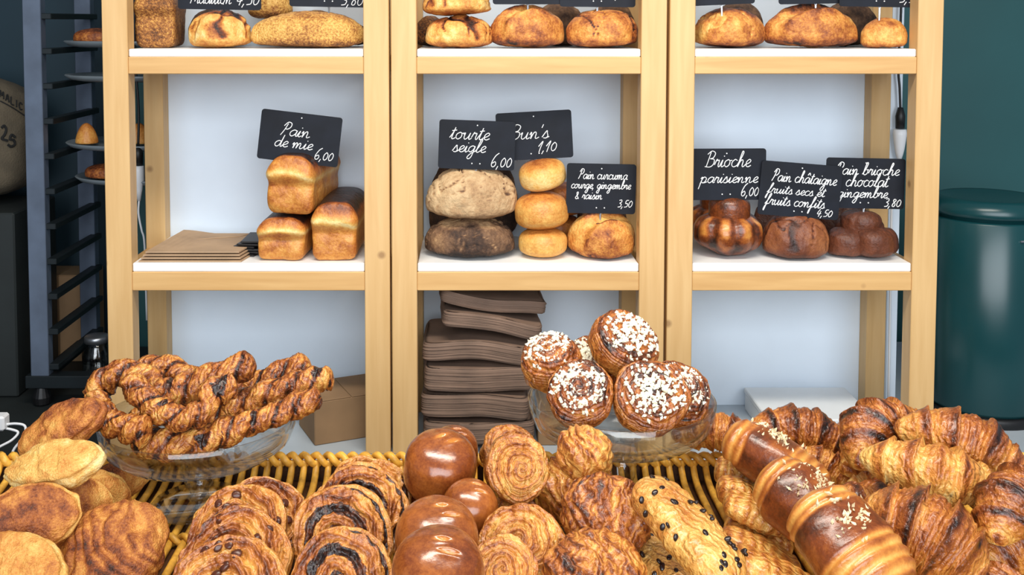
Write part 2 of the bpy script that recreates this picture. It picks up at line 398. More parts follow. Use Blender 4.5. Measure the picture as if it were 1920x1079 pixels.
def roll(L, Wd, H, seed=0, rings=6, top=.7, endb=.28, nexp=2.6, name='pain_au_chocolat', mat=None, folds=0, bulge=.012, fold_amp=.03, sides=.5):
    """rolled laminated pastry along Y with layered ends"""
    ne, nbd, m_ = 26, 44, 84
    s_end = np.sin(np.linspace(.06, math.pi/2, ne)); ph = np.linspace(0, 2*math.pi, m_, endpoint=False)
    c, s = np.cos(ph), np.sin(ph); rr = (np.abs(c)**nexp+np.abs(s)**nexp)**(-1/nexp)
    prof = np.stack([rr*c*Wd/2, rr*s*H/2], -1); prof[:, 1] = np.maximum(prof[:, 1], -H*.40)
    G = []; B = []; lum = np.stack([c, s, 0*c], -1)
    def cap(sgn, order):
        for sc in order:
            wob = .012*np.sin(3*ph+seed)
            g = sc*(1+.04*np.sin(2*ph+seed)*(1-sc))
            lay = np.sin(2*math.pi*(rings*sc+ph/(2*math.pi)+wob))
            y = sgn*(L/2+bulge*math.sqrt(max(0, 1-sc**2.2))+.0022*lay*(sc < .985))
            G.append(np.stack([prof[:, 0]*g, np.full(m_, 0)+y, prof[:, 1]*g], -1))
            B.append(endb+.20*np.maximum(-lay, 0)+.10*vnoise(np.stack([c*2*sc, s*2*sc, 0*c+seed], -1), 2, seed))
    cap(-1, s_end)
    for i, y in enumerate(np.linspace(-L/2, L/2, nbd)):
        v = y/(L/2); arch = 1+.05*(1-v*v)
        fo = 1+fold_amp*np.sin(folds*ph+seed+2*v) if folds else 1
        lm = 1+.05*vnoise(lum*1.2+[0, 0, v*1.5+seed], 1.6, seed)
        G.append(np.stack([prof[:, 0]*arch*fo*lm, np.full(m_, y), prof[:, 1]*arch*fo*lm], -1))
        b = sides+(top-sides)*sstep(-.2, .5, s)-.2*sstep(-.3, -.8, s)
        if folds: b = b-.12*np.sin(folds*ph+seed+2*v)
        B.append(b)
    cap(1, s_end[::-1])
    return ring_mesh(name, np.array(G), np.array(B), mat or M['flaky'], None)

def swirl(R=.065, T=.03, turns=4, seed=0, name='swirl_bun', mat=None, warp=1., dome=.5, lo=.30, hi=.62, amp=.0045, fill=None, side=.42, ecc=1., p=1.0, q=None):
    """coiled disc; fill > 0 lays a dark filling in the coil's groove"""
    def f(rho, th):
        q = np.stack([rho*np.cos(th)*3.2+seed, rho*np.sin(th)*3.2, 0*th], -1)
        return frac(turns*rho**.9-th/(2*math.pi)+.06*np.sin(3*th+seed)+.16*warp*vnoise(q, 1., seed)+.05*vnoise(q, 4., seed+3))
    def disp(rho, th, s, G):
        x = f(rho, th); pr = np.sin(math.pi*np.clip(x, 0, 1))**.55
        d = amp*(pr-.6)*(s > 0)*sstep(1.0, .92, rho)
        d = d+amp*.30*np.sin(x*2*math.pi*3+3*vnoise(G, 60, seed))*(s > 0)*sstep(.99, .9, rho)
        return d+.0030*fbm(G, 55, seed)+.0035*vnoise(G, 20, seed+7)+.0012*np.sin(G[..., 2]*1500+seed)*(rho > .9)*(s > 0)
    def bake(rho, th, s, G):
        x = f(rho, th); b = lo+(hi-lo)*np.exp(-((x-.45)/.3)**2)+.06*np.sin(x*2*math.pi*3+3*vnoise(G, 60, seed))+.16*vnoise(G, 24, seed+6)
        if fill: b = np.where((np.minimum(x, 1-x) < fill*(1+.35*vnoise(G, 110, seed))) & (rho < .93) & (rho > .12), .97+.1*vnoise(G, 300, seed), b)
        b = np.where(rho > .94, side, b); b = np.where(s < 0, .45, b)
        return b+.12*fbm(G, 38, seed+4)
    return puck(name, R, T*(.5+dome*.5), T*.5, mat or M['flaky'], q=q or (.35+.45*dome), qb=.3, ex=ecc, disp=disp, bake=bake, seed=seed, nr=72, nt=136, nb=10, p=p, outline=lambda t: 1+.022*np.sin(2*t+seed)+.016*np.sin(5*t+2*seed)+.008*np.sin(13*t+seed))

def raisin_bits(parent, R, T, n, seed, name='raisin', mat=None, size=.006, rmin=.2, rmax=.85, zs=.6, dome=.5):
    r = random.Random(seed); me = None
    for i in range(n):
        rad = R*r.uniform(rmin, rmax); a = r.uniform(0, 6.28)
        z = T*(.5+dome*.5)*(1-(rad/R)**2)**(.5*(.35+.45*dome))
        if me is None:
            o = puck(name, size, size*.7, size*.5, mat or M['raisin'], noise=size*.25, nsc=180, seed=seed, nr=8, nb=5, nt=14, ex=1.25, parent=parent); me = o.data
        else:
            o = bpy.data.objects.new(name, me); C.objects.link(o); o.parent = parent
        o.location = (rad*math.cos(a), rad*math.sin(a), z); o.rotation_euler = (r.uniform(-.4, .4), r.uniform(-.4, .4), r.uniform(0, 6))

def turnover(Lx=.13, Ly=.07, T=.034, seed=0, name='apple_turnover', mat=None, base=.36, patch=.0):
    """folded half-moon: straightish fold on -y, rounded rim on +y, sealed edge"""
    def outl(th):
        s = np.sin(th); return np.where(s < 0, 1-.28*np.abs(s)**1.2, 1.0)*(1+.02*np.sin(5*th+seed)+.012*np.sin(11*th+2*seed))
    def disp(rho, th, s, G):
        v = .007*fbm(G, 20, seed)+.003*fbm(G, 70, seed+2)
        slit = np.exp(-((frac(G[..., 0]/.028+.25*G[..., 1]/.03)-.5)/.07)**2)*sstep(.75, .45, rho)*(s > 0)
        return v-.0016*slit-.003*sstep(.90, .97, rho)*sstep(1., .985, rho)
    def bake(rho, th, s, G):
        b = base+.26*fbm(G, 30, seed+1)+.20*sstep(.05, .5, fbm(G, 16, seed+8))+.10*vnoise(G, 90, seed+5)
        b = b+patch*sstep(.8, .3, rho)*(s > 0)-.14*sstep(.88, 1, rho)
        return np.where(s < 0, b*.9+.05, b)
    return puck(name, 1, T*.6, T*.4, mat or M['sugar'], q=.62, qb=.6, ex=Lx/2, ey=Ly/2, outline=outl, disp=disp, bake=bake, seed=seed, nr=46, nb=22, nt=120)

def bun(R, H, seed=0, name='bread_bun', mat=None, ex=1., ey=1., base=.42, topb=.2, qt=.62, hb=.32, snip=0, qb=.35, noise=.002, nsc=18, sidepale=0):
    def disp(rho, th, s, G):
        d = 0*rho
        if snip:
            for k in range(2):
                x0 = R*(.12+.2*k); y0 = R*(.25-.3*k)
                dd = ((G[..., 0]-x0)/(R*.17))**2+((G[..., 1]-y0)/(R*.05))**2
                d = d-.006*np.exp(-dd)*(s > 0)+.003*np.exp(-(((G[..., 0]-x0)/(R*.24))**2+((G[..., 1]-y0)/(R*.12))**2))*(s > 0)
        return d
    def bake(rho, th, s, G):
        z = G[..., 2]/H
        b = base+topb*sstep(.1, .8, z)-sidepale*np.exp(-((z+.02)/.13)**2)
        if snip:
            for k in range(2):
                x0 = R*(.12+.2*k); y0 = R*(.25-.3*k)
                dd = ((G[..., 0]-x0)/(R*.2))**2+((G[..., 1]-y0)/(R*.07))**2
                b = b-.34*np.exp(-dd)*(s > 0)
        return b
    return puck(name, R, H*(1-hb), H*hb, mat or M['crust'], q=qt, qb=qb, ex=ex, ey=ey, disp=disp, bake=bake, noise=noise, nsc=nsc, seed=seed)

def loaf(Lx, Ly, H, seed=0, name='country_loaf', mat=None, base=.45, amp=.22, crack=0, cw=.10, hb=.28, rough=.005, nsc=16, qt=.82, openc=0, topd=0., crackdark=True, crs=13):
    """rustic loaf: domed, flat-bottomed, with torn crust ridges and cracks"""
    def cr(G):
        q = G*np.array([1, .8, .6])+.010*np.stack([vnoise(G, 40, seed+60), vnoise(G, 40, seed+61), 0*G[..., 0]], -1)
        return np.minimum(np.abs(fbm(q, crs, seed+21, 2)), 1.3*np.abs(fbm(q, crs*1.5, seed+22, 2)))
    def disp(rho, th, s, G):
        d = .0022*fbm(G, 70, seed+1)
        if crack: d = d-.0045*sstep(cw, .0, cr(G))*(s > 0)
        if openc:
            yy = (G[..., 1]-.1*Ly*np.sin(G[..., 0]/Lx*5)+.16*Ly)/(Ly*.10); xx = G[..., 0]/(Lx*.36)
            m_ = sstep(1.25, .45, np.abs(xx))
            d = d-.013*np.exp(-yy**2)*m_*(s > 0)+.008*np.exp(-((np.abs(yy)-1.6)/.55)**2)*m_*(s > 0)
        return d
    def bake(rho, th, s, G):
        z = G[..., 2]/H
        b = base+amp*fbm(G, 14, seed+2)+topd*sstep(.45, .62, z+.1*vnoise(G, 25, seed+9))+.22*sstep(.0, -.22, z)+.10*vnoise(G, 60, seed+4)  # positive topd: browned top plus shade put into the crust colour; negative: flour
        if crack:
            c = sstep(cw*.8, .0, cr(G))*(s > 0); b = b+(.62 if crackdark else -.35)*c
        if openc:
            yy = (G[..., 1]-.1*Ly*np.sin(G[..., 0]/Lx*5)+.16*Ly)/(Ly*.10); xx = G[..., 0]/(Lx*.36)
            m_ = sstep(1.25, .45, np.abs(xx)); b = b-.25*np.exp(-(yy/1.1)**2)*m_+.45*np.exp(-((np.abs(yy)-1.6)/.4)**2)*m_*(vnoise(G, 60, seed) > -.1)
        return b
    return puck(name, 1, H*(1-hb), H*hb, mat or M['loaf'], q=qt, qb=.5, ex=Lx/2, ey=Ly/2, disp=disp, bake=bake, noise=rough, nsc=nsc, seed=seed,
                outline=lambda th: 1+.03*np.sin(3*th+seed)+.015*np.sin(7*th+seed))

def tin_loaf(Wd, H, L, seed=0, name='tin_loaf', mat=None, face=.47, top=.86, crown=.36, pale=.0, seeds=False, base=None):
    """bread baked in a tin, end face towards -Y; the crown swells above the tin line"""
    m_, nbd, ne = 96, 40, 22
    ph = np.linspace(0, 2*math.pi, m_, endpoint=False); c, s = np.cos(ph), np.sin(ph)
    e = np.where(s > 0, 3.0, 7.0); rr = (np.abs(c)**e+np.abs(s)**e)**(-1/e)
    x = rr*c*Wd/2; z = rr*s*H/2; zz = z/H+.5
    x = x*(.92+.03*zz+.06*np.exp(-((zz-.70)/.12)**2))
    prof = np.stack([x, z], -1); G = []; B = []
    def cb(zv, xv, sc):
        tl = .58+.05*np.sin(xv/Wd*3.0+seed)+.07*(1-(2*xv/Wd)**2)
        b = face+.12*vnoise(np.stack([xv*30, zv*8, 0*xv+seed], -1), 1., seed)
        b = b-(.36+pale)*np.exp(-((zv-tl-.04)/.055)**2)+crown*.5*sstep(tl+.06, tl+.3, zv)
        return b
    order = np.sin(np.linspace(.05, math.pi/2, ne))
    for sgn, od in ((-1, order), (1, order[::-1])):
        for sc in od:
            g = sc**.8; bul = .012*math.sqrt(max(0, 1-sc**6))
            zv = prof[:, 1]*g/H+.5
            y = sgn*(L/2-.012+bul+.010*np.exp(-((zv-.70)/.14)**2)*(1-sc**8)-.004*np.exp(-((zv-.5)/.1)**2))
            G.append(np.stack([prof[:, 0]*g, y, prof[:, 1]*g], -1)); B.append(cb(zv, prof[:, 0]*g, sc))
        if sgn < 0:
            for y in np.linspace(-L/2+.012, L/2-.012, nbd)[1:-1]:
                v = y/(L/2); hh = 1+.09*math.cos(v*1.5)
                G.append(np.stack([prof[:, 0], np.full(m_, y), np.where(prof[:, 1] > 0, prof[:, 1]*hh, prof[:, 1])], -1))
                b = cb(zz, prof[:, 0], 1)+.12*sstep(.55, .9, zz)+(top-.5)*sstep(.75, .95, zz); B.append(b)
    G = np.array(G); B = np.array(B)
    if base is not None: B = base+.25*fbm(G, 30, seed)
    G = G+.0025*fbm(G, 35, seed)[..., None]*np.array([1, 1, .6])
    return ring_mesh(name, G, B, mat or M['crust'], None)

def twist(pts, R=.019, seed=0, name='chocolate_twist', turns=None, base=.70, sub=14):
    """two strands of laminated dough wound round each other along pts, dark chocolate in the folds"""
    d = catmull(pts, sub); A = np.array(d); L = np.linalg.norm(np.diff(A, axis=0), axis=1).sum()
    n = max(70, int(L/.0016)); s_ = np.concatenate([[0], np.cumsum(np.linalg.norm(np.diff(A, axis=0), axis=1))])
    ss = np.linspace(0, L, n); Q = np.stack([np.interp(ss, s_, A[:, k]) for k in range(3)], -1)
    tw = turns or L/.078
    def g(t, ph): return ph-2*math.pi*tw*t-.9*vnoise(np.stack([t*L*16+seed, 0*t, 0*t], -1), 1., seed+40)
    def pp0(t, ph): return np.stack([t*L*30, np.cos(ph), np.sin(ph)], -1)
    def rho(t, ph):
        a = g(t, ph); end = np.minimum(1, np.minimum(t, 1-t)*L/.009+.12)**.5
        lobe = (.76+.28*np.abs(np.cos(a))**.8)*(1+.16*vnoise(np.stack([t*L*22+seed, 0*t, 0*t], -1), 1., seed+41))
        lay = .03*np.sin(9*a+3*np.sin(2*a))+.02*np.sin(15*a+4*vnoise(pp0(t, ph), 1., seed))
        pp = np.stack([t*L*55, np.cos(ph), np.sin(ph)], -1)
        return R*end*(lobe+lay+.13*vnoise(pp, 1., seed)+.08*vnoise(pp, 2.6, seed+1)+.03*vnoise(pp, 7., seed+2))
    def bake(t, ph, G):
        a = g(t, ph); b = base-.17*np.abs(np.cos(a))+.09*np.sin(9*a+3*np.sin(2*a))+.24*fbm(G, 35, seed)+.12*vnoise(G, 140, seed+3)
        cho = (vnoise(G, 42, seed+6) > .50) & (np.abs(np.cos(a)) < .75)
        return np.where(cho, 1., np.clip(b+.18*(np.abs(np.cos(a)) < .3), 0, .92))
    o = sweep(name, Q, rho, M['torn'], bake, nphi=48)
    return o, Q

def brioche_parisienne(Wd, H, seed=0):
    root = empty('brioche_parisienne')
    R = Wd/2
    def outl(th): return 1+.11*np.abs(np.cos(4.5*th))**.8-.05
    def disp(rho, th, s, G): return .006*fbm(G, 22, seed)
    def bake(rho, th, s, G):
        fl = np.abs(np.cos(4.5*th)); return .84-.34*sstep(.55, 1, fl)*sstep(.55, .9, rho)*(s > 0)-.12*(s < 0)*fl+.30*fbm(G, 30, seed)+.08*vnoise(G, 90, seed)
    b = puck('body', R, H*.34, H*.40, M['glaze_r'], q=.75, qb=.85, outline=outl, disp=disp, bake=bake, seed=seed, parent=root)
    b.location = (0, 0, max(H*.40, .0005-min(v.co.z for v in b.data.vertices)))
    h = bun(R*.62, R*1.0, seed+1, 'head', M['glaze_r'], base=.80, topb=.10, hb=.45, qt=.5, qb=.5, noise=.003); h.parent = root; h.location = (0, -.006, H*.74)
    return root

def sugar_bun(R, T, seed):
    """round laminated bun crowned with pearl sugar"""
    root = empty('sugar_bun'); r = random.Random(seed)
    b = swirl(R, T, 3.2, seed, 'bun', M['flaky'], dome=.75, lo=.58, hi=.82, amp=.0028, side=.58); b.parent = root
    cs = []; tries = 0
    while len(cs) < 240 and tries < 1500:
        tries += 1
        rad = R*math.sqrt(r.random())*.86; a = r.uniform(0, 6.28)
        if r.random() < (rad/(R*.90))**4: continue
        z = T*.875*(max(0, 1-(rad/R)**2))**(.5*(.35+.45*.75))+.001
        cs.append((rad*math.cos(a), rad*math.sin(a), z))
    bmesh_bits('pearl_sugar', cs, None, .0036, M['pearl'], root, seed)
    return root

def put(o, px, py, Y=None, z=None, rot=(0, 0, 0), label=None, cat=None, group=None, scale=None):
    o.location = P(px, py, Y) if Y is not None else PZ(px, py, z)
    o.rotation_euler = [R_(a) for a in rot]
    if scale: o.scale = (scale,)*3
    return tag(o, label, cat, group)
def mpp(px, py, Y=None, z=None):
    """metres per photograph pixel at that spot"""
    p = P(px, py, Y) if Y is not None else PZ(px, py, z)
    return (p-Vector((0, 0, CAMZ))).dot(Vector((0, math.cos(PITCH), -math.sin(PITCH))))/F
# ------------------------------------------------------------------ the setting
def struct(name, lo, hi, mat):
    o = MB().box(lo, hi, .002).build(name, mat); o['kind'] = 'structure'; return o
struct('floor', (-2.6, -2.2, -.02), (3.0, 3.0, 0), M['floor'])
struct('wall_back', (-2.6, 3.0, 0), (3.0, 3.06, 3.1), M['teal'])
struct('left_shade_panel', (-2.6, 2.975, 0), (P(230, 300, 2.975).x, 3.0, 3.1), M['teal_shaded'])  # added panel over the back wall; its darker teal stands in for shade
struct('wall_left', (-2.66, 1.2, 0), (-2.6, 3.06, 3.1), M['teal_shaded'])

YF, YB = 2.2, 2.485                # the racks' front face, back face
def X(px, py=300, Y=YF): return P(px, py, Y).x
# worktop behind, front counter
WT = P(730, 852, 2.2).z
o = MB().box((X(188)-.012, 2.0, WT-.04), (2.4, 2.494, WT), .002).box((-.45, 2.494, WT-.04), (2.4, 2.99, WT), .002).build('worktop', M['worktop'])
root = empty('back_counter', (0, 2.5, 0)); tag(root, 'long pale grey worktop that carries the three bread racks', 'worktop')
o.name = 'worktop_slab'; o.parent = root; o.location = -root.location
o = MB().box((X(188)-.005, 2.06, 0), (2.35, 2.494, WT-.04), .002).box((-.445, 2.494, 0), (2.35, 2.97, WT-.04), .002).build('cabinet_base', M['cabinet'], root); o.location = -root.location
root = empty('display_counter', (0, 1.4, 0)); tag(root, 'dark wooden serving counter under the wicker tray of pastries', 'counter')
o = MB().box((-1.3, .80, .94), (1.35, 1.74, .975), .004).build('counter_top', M['counter'], root); o.location = -root.location
o = MB().box((-1.25, .86, 0), (1.3, 1.70, .94), .004).build('counter_body', M['counter'], root); o.location = -root.location

# ------------------------------------------------------------------ bread racks
def Zp(py, Y=YF, px=900): return P(px, py, Y).z
TOP = 2.12
def rack(px0, px1, extra, label):
    x0, x1 = X(px0), X(px1); pw = .0525; dp = .045
    root = empty('bread_rack', ((x0+x1)/2, YF, WT)); tag(root, label, 'shelf rack', 'pale wooden bread racks')
    off = -root.location
    def part(mb, nm, mat): o = mb.build(nm, mat, root); o.location = off; return o
    for xa in (x0, x1-pw):
        part(MB().box((xa, YF, WT), (xa+pw, YF+dp, TOP)), 'front_post', M['wood_v'])
        xr = xa+(.010 if xa == x0 else -.002); part(MB().box((xr, YB-dp, WT), (xr+.0445, YB, TOP)), 'rear_post', M['wood_v'])
    for (py0, py1) in ((107, 139), (511, 546)):
        zt, zb = Zp(py0), Zp(py1)
        part(MB().box((x0+pw, YF+.002, zb), (x1-pw, YF+.032, zt)), 'front_rail', M['wood_h'])
        part(MB().box((x0+pw, YB-.036, zb), (x1-pw, YB-.004, zt)), 'rear_rail', M['wood_h'])
        for xa in (x0+.006, x1-.036):
            part(MB().box((xa+.006, YF+dp, zb), (xa+.028, YB-dp, zt)), 'side_rail', M['wood_d'])
        bt = zt+(.0165 if py0 < 200 else .0185)
        part(MB().box((x0+pw+.001, YF+.004, zt), (x1-pw-.001, YB-.001, bt), .002), 'shelf_board', M['white'])
        tops[py0] = bt
    part(MB().box((x0+pw, YF+.002, TOP-.04), (x1-pw, YF+.032, TOP)), 'front_rail', M['wood_h'])
    part(MB().box((x0+.006, YF+dp, TOP-.04), (x0+.036, YB-dp, TOP)), 'side_rail', M['wood_d'])
    part(MB().box((x1-.036, YF+dp, TOP-.04), (x1-.006, YB-dp, TOP)), 'side_rail', M['wood_d'])
    part(MB().box((x0+.02, YB+.001, WT), (x1+extra, YB+.008, TOP), .001), 'back_panel', M['panel'])
    return root
tops = {}
rack(195.5, 730, -.01, 'pale wooden rack holding the white tin loaves, beside the tray trolley')
rack(734, 1248, -.01, 'middle pale wooden rack, with floury rye loaves above brown paper bags')
rack(1253.5, 1763, .035, 'pale wooden rack holding the fluted brioche, beside the dark green bin')
S1, S2 = tops[107], tops[511]      # heights of the shelf boards

# ------------------------------------------------------------------ handwriting
A = {}
A['a'] = (1.0, [[(.85, .85), (.5, 1), (.14, .7), (.1, .25), (.38, 0), (.72, .35), (.86, .95), (.8, .3), (.9, .02), (1.1, .15)]])
A['b'] = (.9, [[(0, .1), (.3, .9), (.5, 1.9), (.32, 2.1), (.2, 1.4), (.15, .3), (.4, 0), (.72, .3), (.7, .8), (.45, .9), (.9, .85)]])
A['c'] = (.8, [[(.75, .85), (.45, 1), (.12, .65), (.15, .2), (.45, 0), (.85, .2)]])
A['d'] = (1.05, [[(.85, .85), (.5, 1), (.14, .7), (.1, .25), (.38, 0), (.72, .4), (.95, 2.05)], [(.95, 2.05), (.84, .4), (.92, .02), (1.15, .15)]])
A['e'] = (.8, [[(0, .25), (.5, .5), (.72, .8), (.5, 1), (.2, .7), (.2, .2), (.48, 0), (.85, .2)]])
A['f'] = (.75, [[(0, .1), (.4, 1), (.65, 1.9), (.5, 2.1), (.35, 1.4), (.15, -.9), (.0, -1), (.1, -.3), (.4, .1), (.75, .2)]])
A['g'] = (1.0, [[(.85, .85), (.5, 1), (.14, .7), (.12, .25), (.4, .05), (.72, .4), (.86, .95), (.7, -.6), (.4, -1.05), (.15, -.8), (.5, -.2), (1.05, .2)]])
A['h'] = (1.05, [[(0, .1), (.35, 1), (.58, 1.9), (.42, 2.1), (.3, 1.4), (.15, 0)], [(.15, 0), (.35, .7), (.6, .95), (.75, .7), (.72, .2), (.85, 0), (1.1, .2)]])
A['i'] = (.5, [[(0, .2), (.25, .95), (.18, .2), (.3, 0), (.55, .2)], [(.32, 1.4), (.36, 1.5)]])
A['l'] = (.6, [[(0, .1), (.4, 1), (.6, 1.9), (.45, 2.1), (.3, 1.4), (.18, .3), (.32, 0), (.65, .2)]])
A['m'] = (1.5, [[(0, .6), (.15, .95), (.18, 0)], [(.18, 0), (.35, .75), (.52, .95), (.62, .7), (.6, 0)], [(.6, 0), (.8, .75), (.97, .95), (1.08, .7), (1.06, .15), (1.2, 0), (1.5, .2)]])
A['n'] = (1.1, [[(0, .6), (.15, .95), (.18, 0)], [(.18, 0), (.38, .75), (.58, .95), (.7, .7), (.68, .15), (.82, 0), (1.1, .2)]])
A['o'] = (.95, [[(.5, 1), (.15, .75), (.1, .3), (.38, 0), (.72, .3), (.72, .8), (.5, 1), (.7, .85), (1, .9)]])
A['p'] = (1.0, [[(0, .7), (.2, 1), (.12, 0), (0, -1.05)], [(.06, -.2), (.25, .75), (.5, 1), (.78, .75), (.7, .25), (.42, 0), (.2, .15)], [(.42, 0), (.7, .05), (1, .2)]])
A['r'] = (.75, [[(0, .3), (.22, 1.05), (.3, .85), (.55, .9), (.5, .3), (.6, 0), (.8, .2)]])
A['s'] = (.75, [[(0, .15), (.4, 1.05), (.5, .7), (.62, .3), (.45, 0), (.15, .05)], [(.45, 0), (.8, .2)]])
A['t'] = (.65, [[(0, .2), (.3, 1), (.42, 1.7), (.25, .3), (.38, 0), (.7, .2)], [(.08, 1.2), (.65, 1.3)]])
A['u'] = (1.05, [[(0, .7), (.18, .95), (.14, .3), (.32, 0), (.62, .3), (.8, .95)], [(.8, .95), (.74, .2), (.85, 0), (1.1, .2)]])
A['x'] = (.8, [[(.1, .9), (.35, .8), (.5, .2), (.8, .1)], [(.75, .95), (.1, .05)]])
A['P'] = (1.1, [[(.55, 1.9), (.35, .8), (.1, 0)], [(.15, 1.5), (.5, 2.1), (.95, 1.95), (1.0, 1.4), (.7, 1.0), (.4, 1.05)]])
A['B'] = (1.3, [[(.5, 2.0), (.38, 1.0), (.25, 0)], [(.1, 1.7), (.6, 2.15), (1.1, 1.85), (.95, 1.25), (.55, 1.1)], [(.55, 1.1), (1.1, 1.0), (1.15, .4), (.75, 0), (.05, .05)]])
A['T'] = (1.0, [[(0, 1.9), (1.1, 2.05)], [(.6, 2.0), (.45, .8), (.3, 0)]])
A["'"] = (.35, [[(.2, 2.0), (.1, 1.5)]])
A['&'] = (1.1, [[(.9, .3), (.5, 0), (.2, .3), (.6, 1.1), (.55, 1.6), (.3, 1.5), (.45, .9), (.95, 0)]])
A[','] = (.4, [[(.15, .12), (.0, -.4)]])
A['0'] = (.85, [[(.4, 1.35), (.12, .9), (.12, .3), (.35, 0), (.65, .3), (.68, .95), (.4, 1.35)]])
A['1'] = (.6, [[(.0, .8), (.45, 1.6), (.3, .7), (.2, -.1)]])
A['3'] = (.8, [[(.1, 1.4), (.5, 1.5), (.6, 1.1), (.3, .8), (.65, .6), (.55, .1), (.1, .0)]])
A['4'] = (.85, [[(.4, 1.5), (.1, .5), (.75, .6)], [(.6, 1.1), (.45, -.1)]])
A['5'] = (.8, [[(.7, 1.45), (.3, 1.4), (.2, .8), (.6, .75), (.6, .15), (.1, 0)]])
A['6'] = (.95, [[(.85, 2.0), (.45, 1.6), (.12, .7), (.2, .1), (.5, 0), (.72, .35), (.55, .75), (.2, .5)]])
A['8'] = (.8, [[(.6, 1.3), (.3, 1.4), (.2, 1.05), (.6, .5), (.5, .05), (.2, .1), (.25, .6), (.65, 1.2)]])
A['2'] = (.9, [[(.1, 1.3), (.4, 1.6), (.7, 1.3), (.4, .6), (.0, 0), (.4, .1), (.85, 0)]])
ACC = {'â': ('a', [[(.35, 1.4), (.6, 1.8), (.8, 1.4)]])}
def textw(s, sc): return sum((.6 if ch == ' ' else A[ACC[ch][0] if ch in ACC else ch][0])*sc for ch in s)
def write(mb, s, x, z, sc, r=.0011, slant=.22, y=0, fit=None):
    """pen strokes of one line of handwriting, standing a hair proud of the board"""
    if fit: xs = fit/textw(s, sc)
    else: xs = 1
    for ch in s:
        if ch == ' ': x += .6*sc*xs; continue
        if ch in ACC: wd, st = A[ACC[ch][0]][0], A[ACC[ch][0]][1]+ACC[ch][1]
        else: wd, st = A[ch]
        for k in st:
            pts = [(x+(a+slant*b_)*sc*xs, y, z+b_*sc) for a, b_ in k]
            mb.tube(catmull(pts, 4), r, 5)
        x += wd*sc*xs
def sign(px, py, wpx, hpx, cw, Y, lines, label, pin_to, lr=(), holes=True, pin_dx=0):
    """lines: (text, x px from the board's middle, y px down from the middle, x-height px, fitted width px)"""
    u = mpp(px, py, Y=Y); W, H = wpx*u, hpx*u
    root = empty('price_sign', P(px, py, Y), (0, cw, 0)); tag(root, label, 'sign', 'chalkboard price signs')
    rad = .006; pts = []
    for (cx, cz, a0) in ((W/2-rad, H/2-rad, 0), (-W/2+rad, H/2-rad, 90), (-W/2+rad, -H/2+rad, 180), (W/2-rad, -H/2+rad, 270)):
        for k in range(5): a = R_(a0+k*22.5); pts.append((cx+rad*math.cos(a), cz+rad*math.sin(a)))
    n = len(pts); mb = MB(); th = .0022
    mb.add([(x, -th/2, z) for x, z in pts]+[(x, th/2, z) for x, z in pts],
           [tuple(range(n)), tuple(range(2*n-1, n-1, -1))]+[(i, i+n, (i+1) % n+n, (i+1) % n) for i in range(n)])
    mb.build('board', M['slate'], root)
    mb = MB()
    for (s, x, y, xh, fw) in lines: write(mb, s, x*u, -y*u, xh*u, y=-th/2-.0003, fit=fw*u if fw else None, r=.00095 if xh > 9 else .00085)
    mb.build('lettering', M['chalk'], root)
    for dx, dz in ((-8, hpx/2-11), (7, hpx/2-11), (0, -hpx/2+9)):
        mb = MB(); mb.tube([(dx*u+pin_dx*u, -th/2-.0012, -dz*u), (dx*u+pin_dx*u, -th/2+.0005, -dz*u)], .0014, 8); mb.build('eyelet', M['chalk'], root)
    # wire pin down into the loaf
    L = pin_to*u
    mb = MB(); mb.tube([(pin_dx*u-.006, th/2+.001, -H/2+.01), (pin_dx*u-.001, th/2+.001, -H/2-.002), (pin_dx*u, th/2+.001, -H/2-L)], .0012, 6)
    mb.tube([(pin_dx*u+.006, th/2+.001, -H/2+.01), (pin_dx*u+.001, th/2+.001, -H/2-.002), (pin_dx*u+.0005, th/2+.001, -H/2-L)], .0012, 6)
    mb.build('wire_pin', M['steel'], root)
    return root
sign(562, 259, 152, 94, 6.8, 2.262, [('Pain', -38, -2, 12, 56), ('de mie', -47, 20, 11, 72), ('6,00', 30, 36, 11, 36)], 'chalkboard sign reading Pain de mie 6,00 over the stacked tin loaves', 26)
sign(894, 272, 143, 92, 2, 2.262, [('tourte', -52, -10, 13, 74), ('seigle', -46, 14, 12, 62), ('6,00', 26, 40, 13, 40)], 'chalkboard sign reading tourte seigle 6,00 over the floury round loaves', 26)
sign(1002, 254, 142, 90, -3.2, 2.285, [("Bun's", -50, 6, 13, 76), ('1,10', 4, 31, 12, 36)], "chalkboard sign reading Bun's 1,10 over the glossy stacked buns", 38)
sign(1127, 354, 130, 94, 1.2, 2.255, [('Pain curcuma', -44, -18, 9, 92), ('courge, gingembre', -57, 0, 8, 112), ('& raisin', -50, 20, 8, 52), ('3,50', 31, 34, 9, 28)], 'chalkboard sign reading Pain curcuma courge gingembre over the raisin loaf', 26)
sign(1362, 327, 148, 97, -.3, 2.255, [('Brioche', -42, -14, 14, 86), ('parisienne', -50, 16, 11, 108), ('6,00', 26, 41, 12, 34)], 'chalkboard sign reading Brioche parisienne 6,00 over the fluted brioche', 30)
sign(1500, 357, 152, 102, 4.5, 2.245, [('Pain châtaigne', -56, -14, 11, 122), ('fruits secs et', -62, 9, 9, 108), ('fruits confits', -64, 31, 10, 112), ('4,50', 34, 46, 9, 30)], 'chalkboard sign reading Pain châtaigne fruits secs et fruits confits 4,50', 26)
sign(1622, 344, 148, 95, 1.2, 2.262, [('Pain brioche', -58, -16, 11, 120), ('chocolat', -38, 6, 12, 80), ('gingembre', -52, 27, 10, 94), ('3,80', 36, 43, 10, 32)], 'chalkboard sign reading Pain brioche chocolat gingembre 3,80', 28)
sign(412, -29, 156, 94, 1, 2.262, [('Tradition', -58, 36, 12, 80), ('4,50', 30, 37, 13, 44)], 'chalkboard sign ending in 4,50 over the pale striped oval loaf', 24)
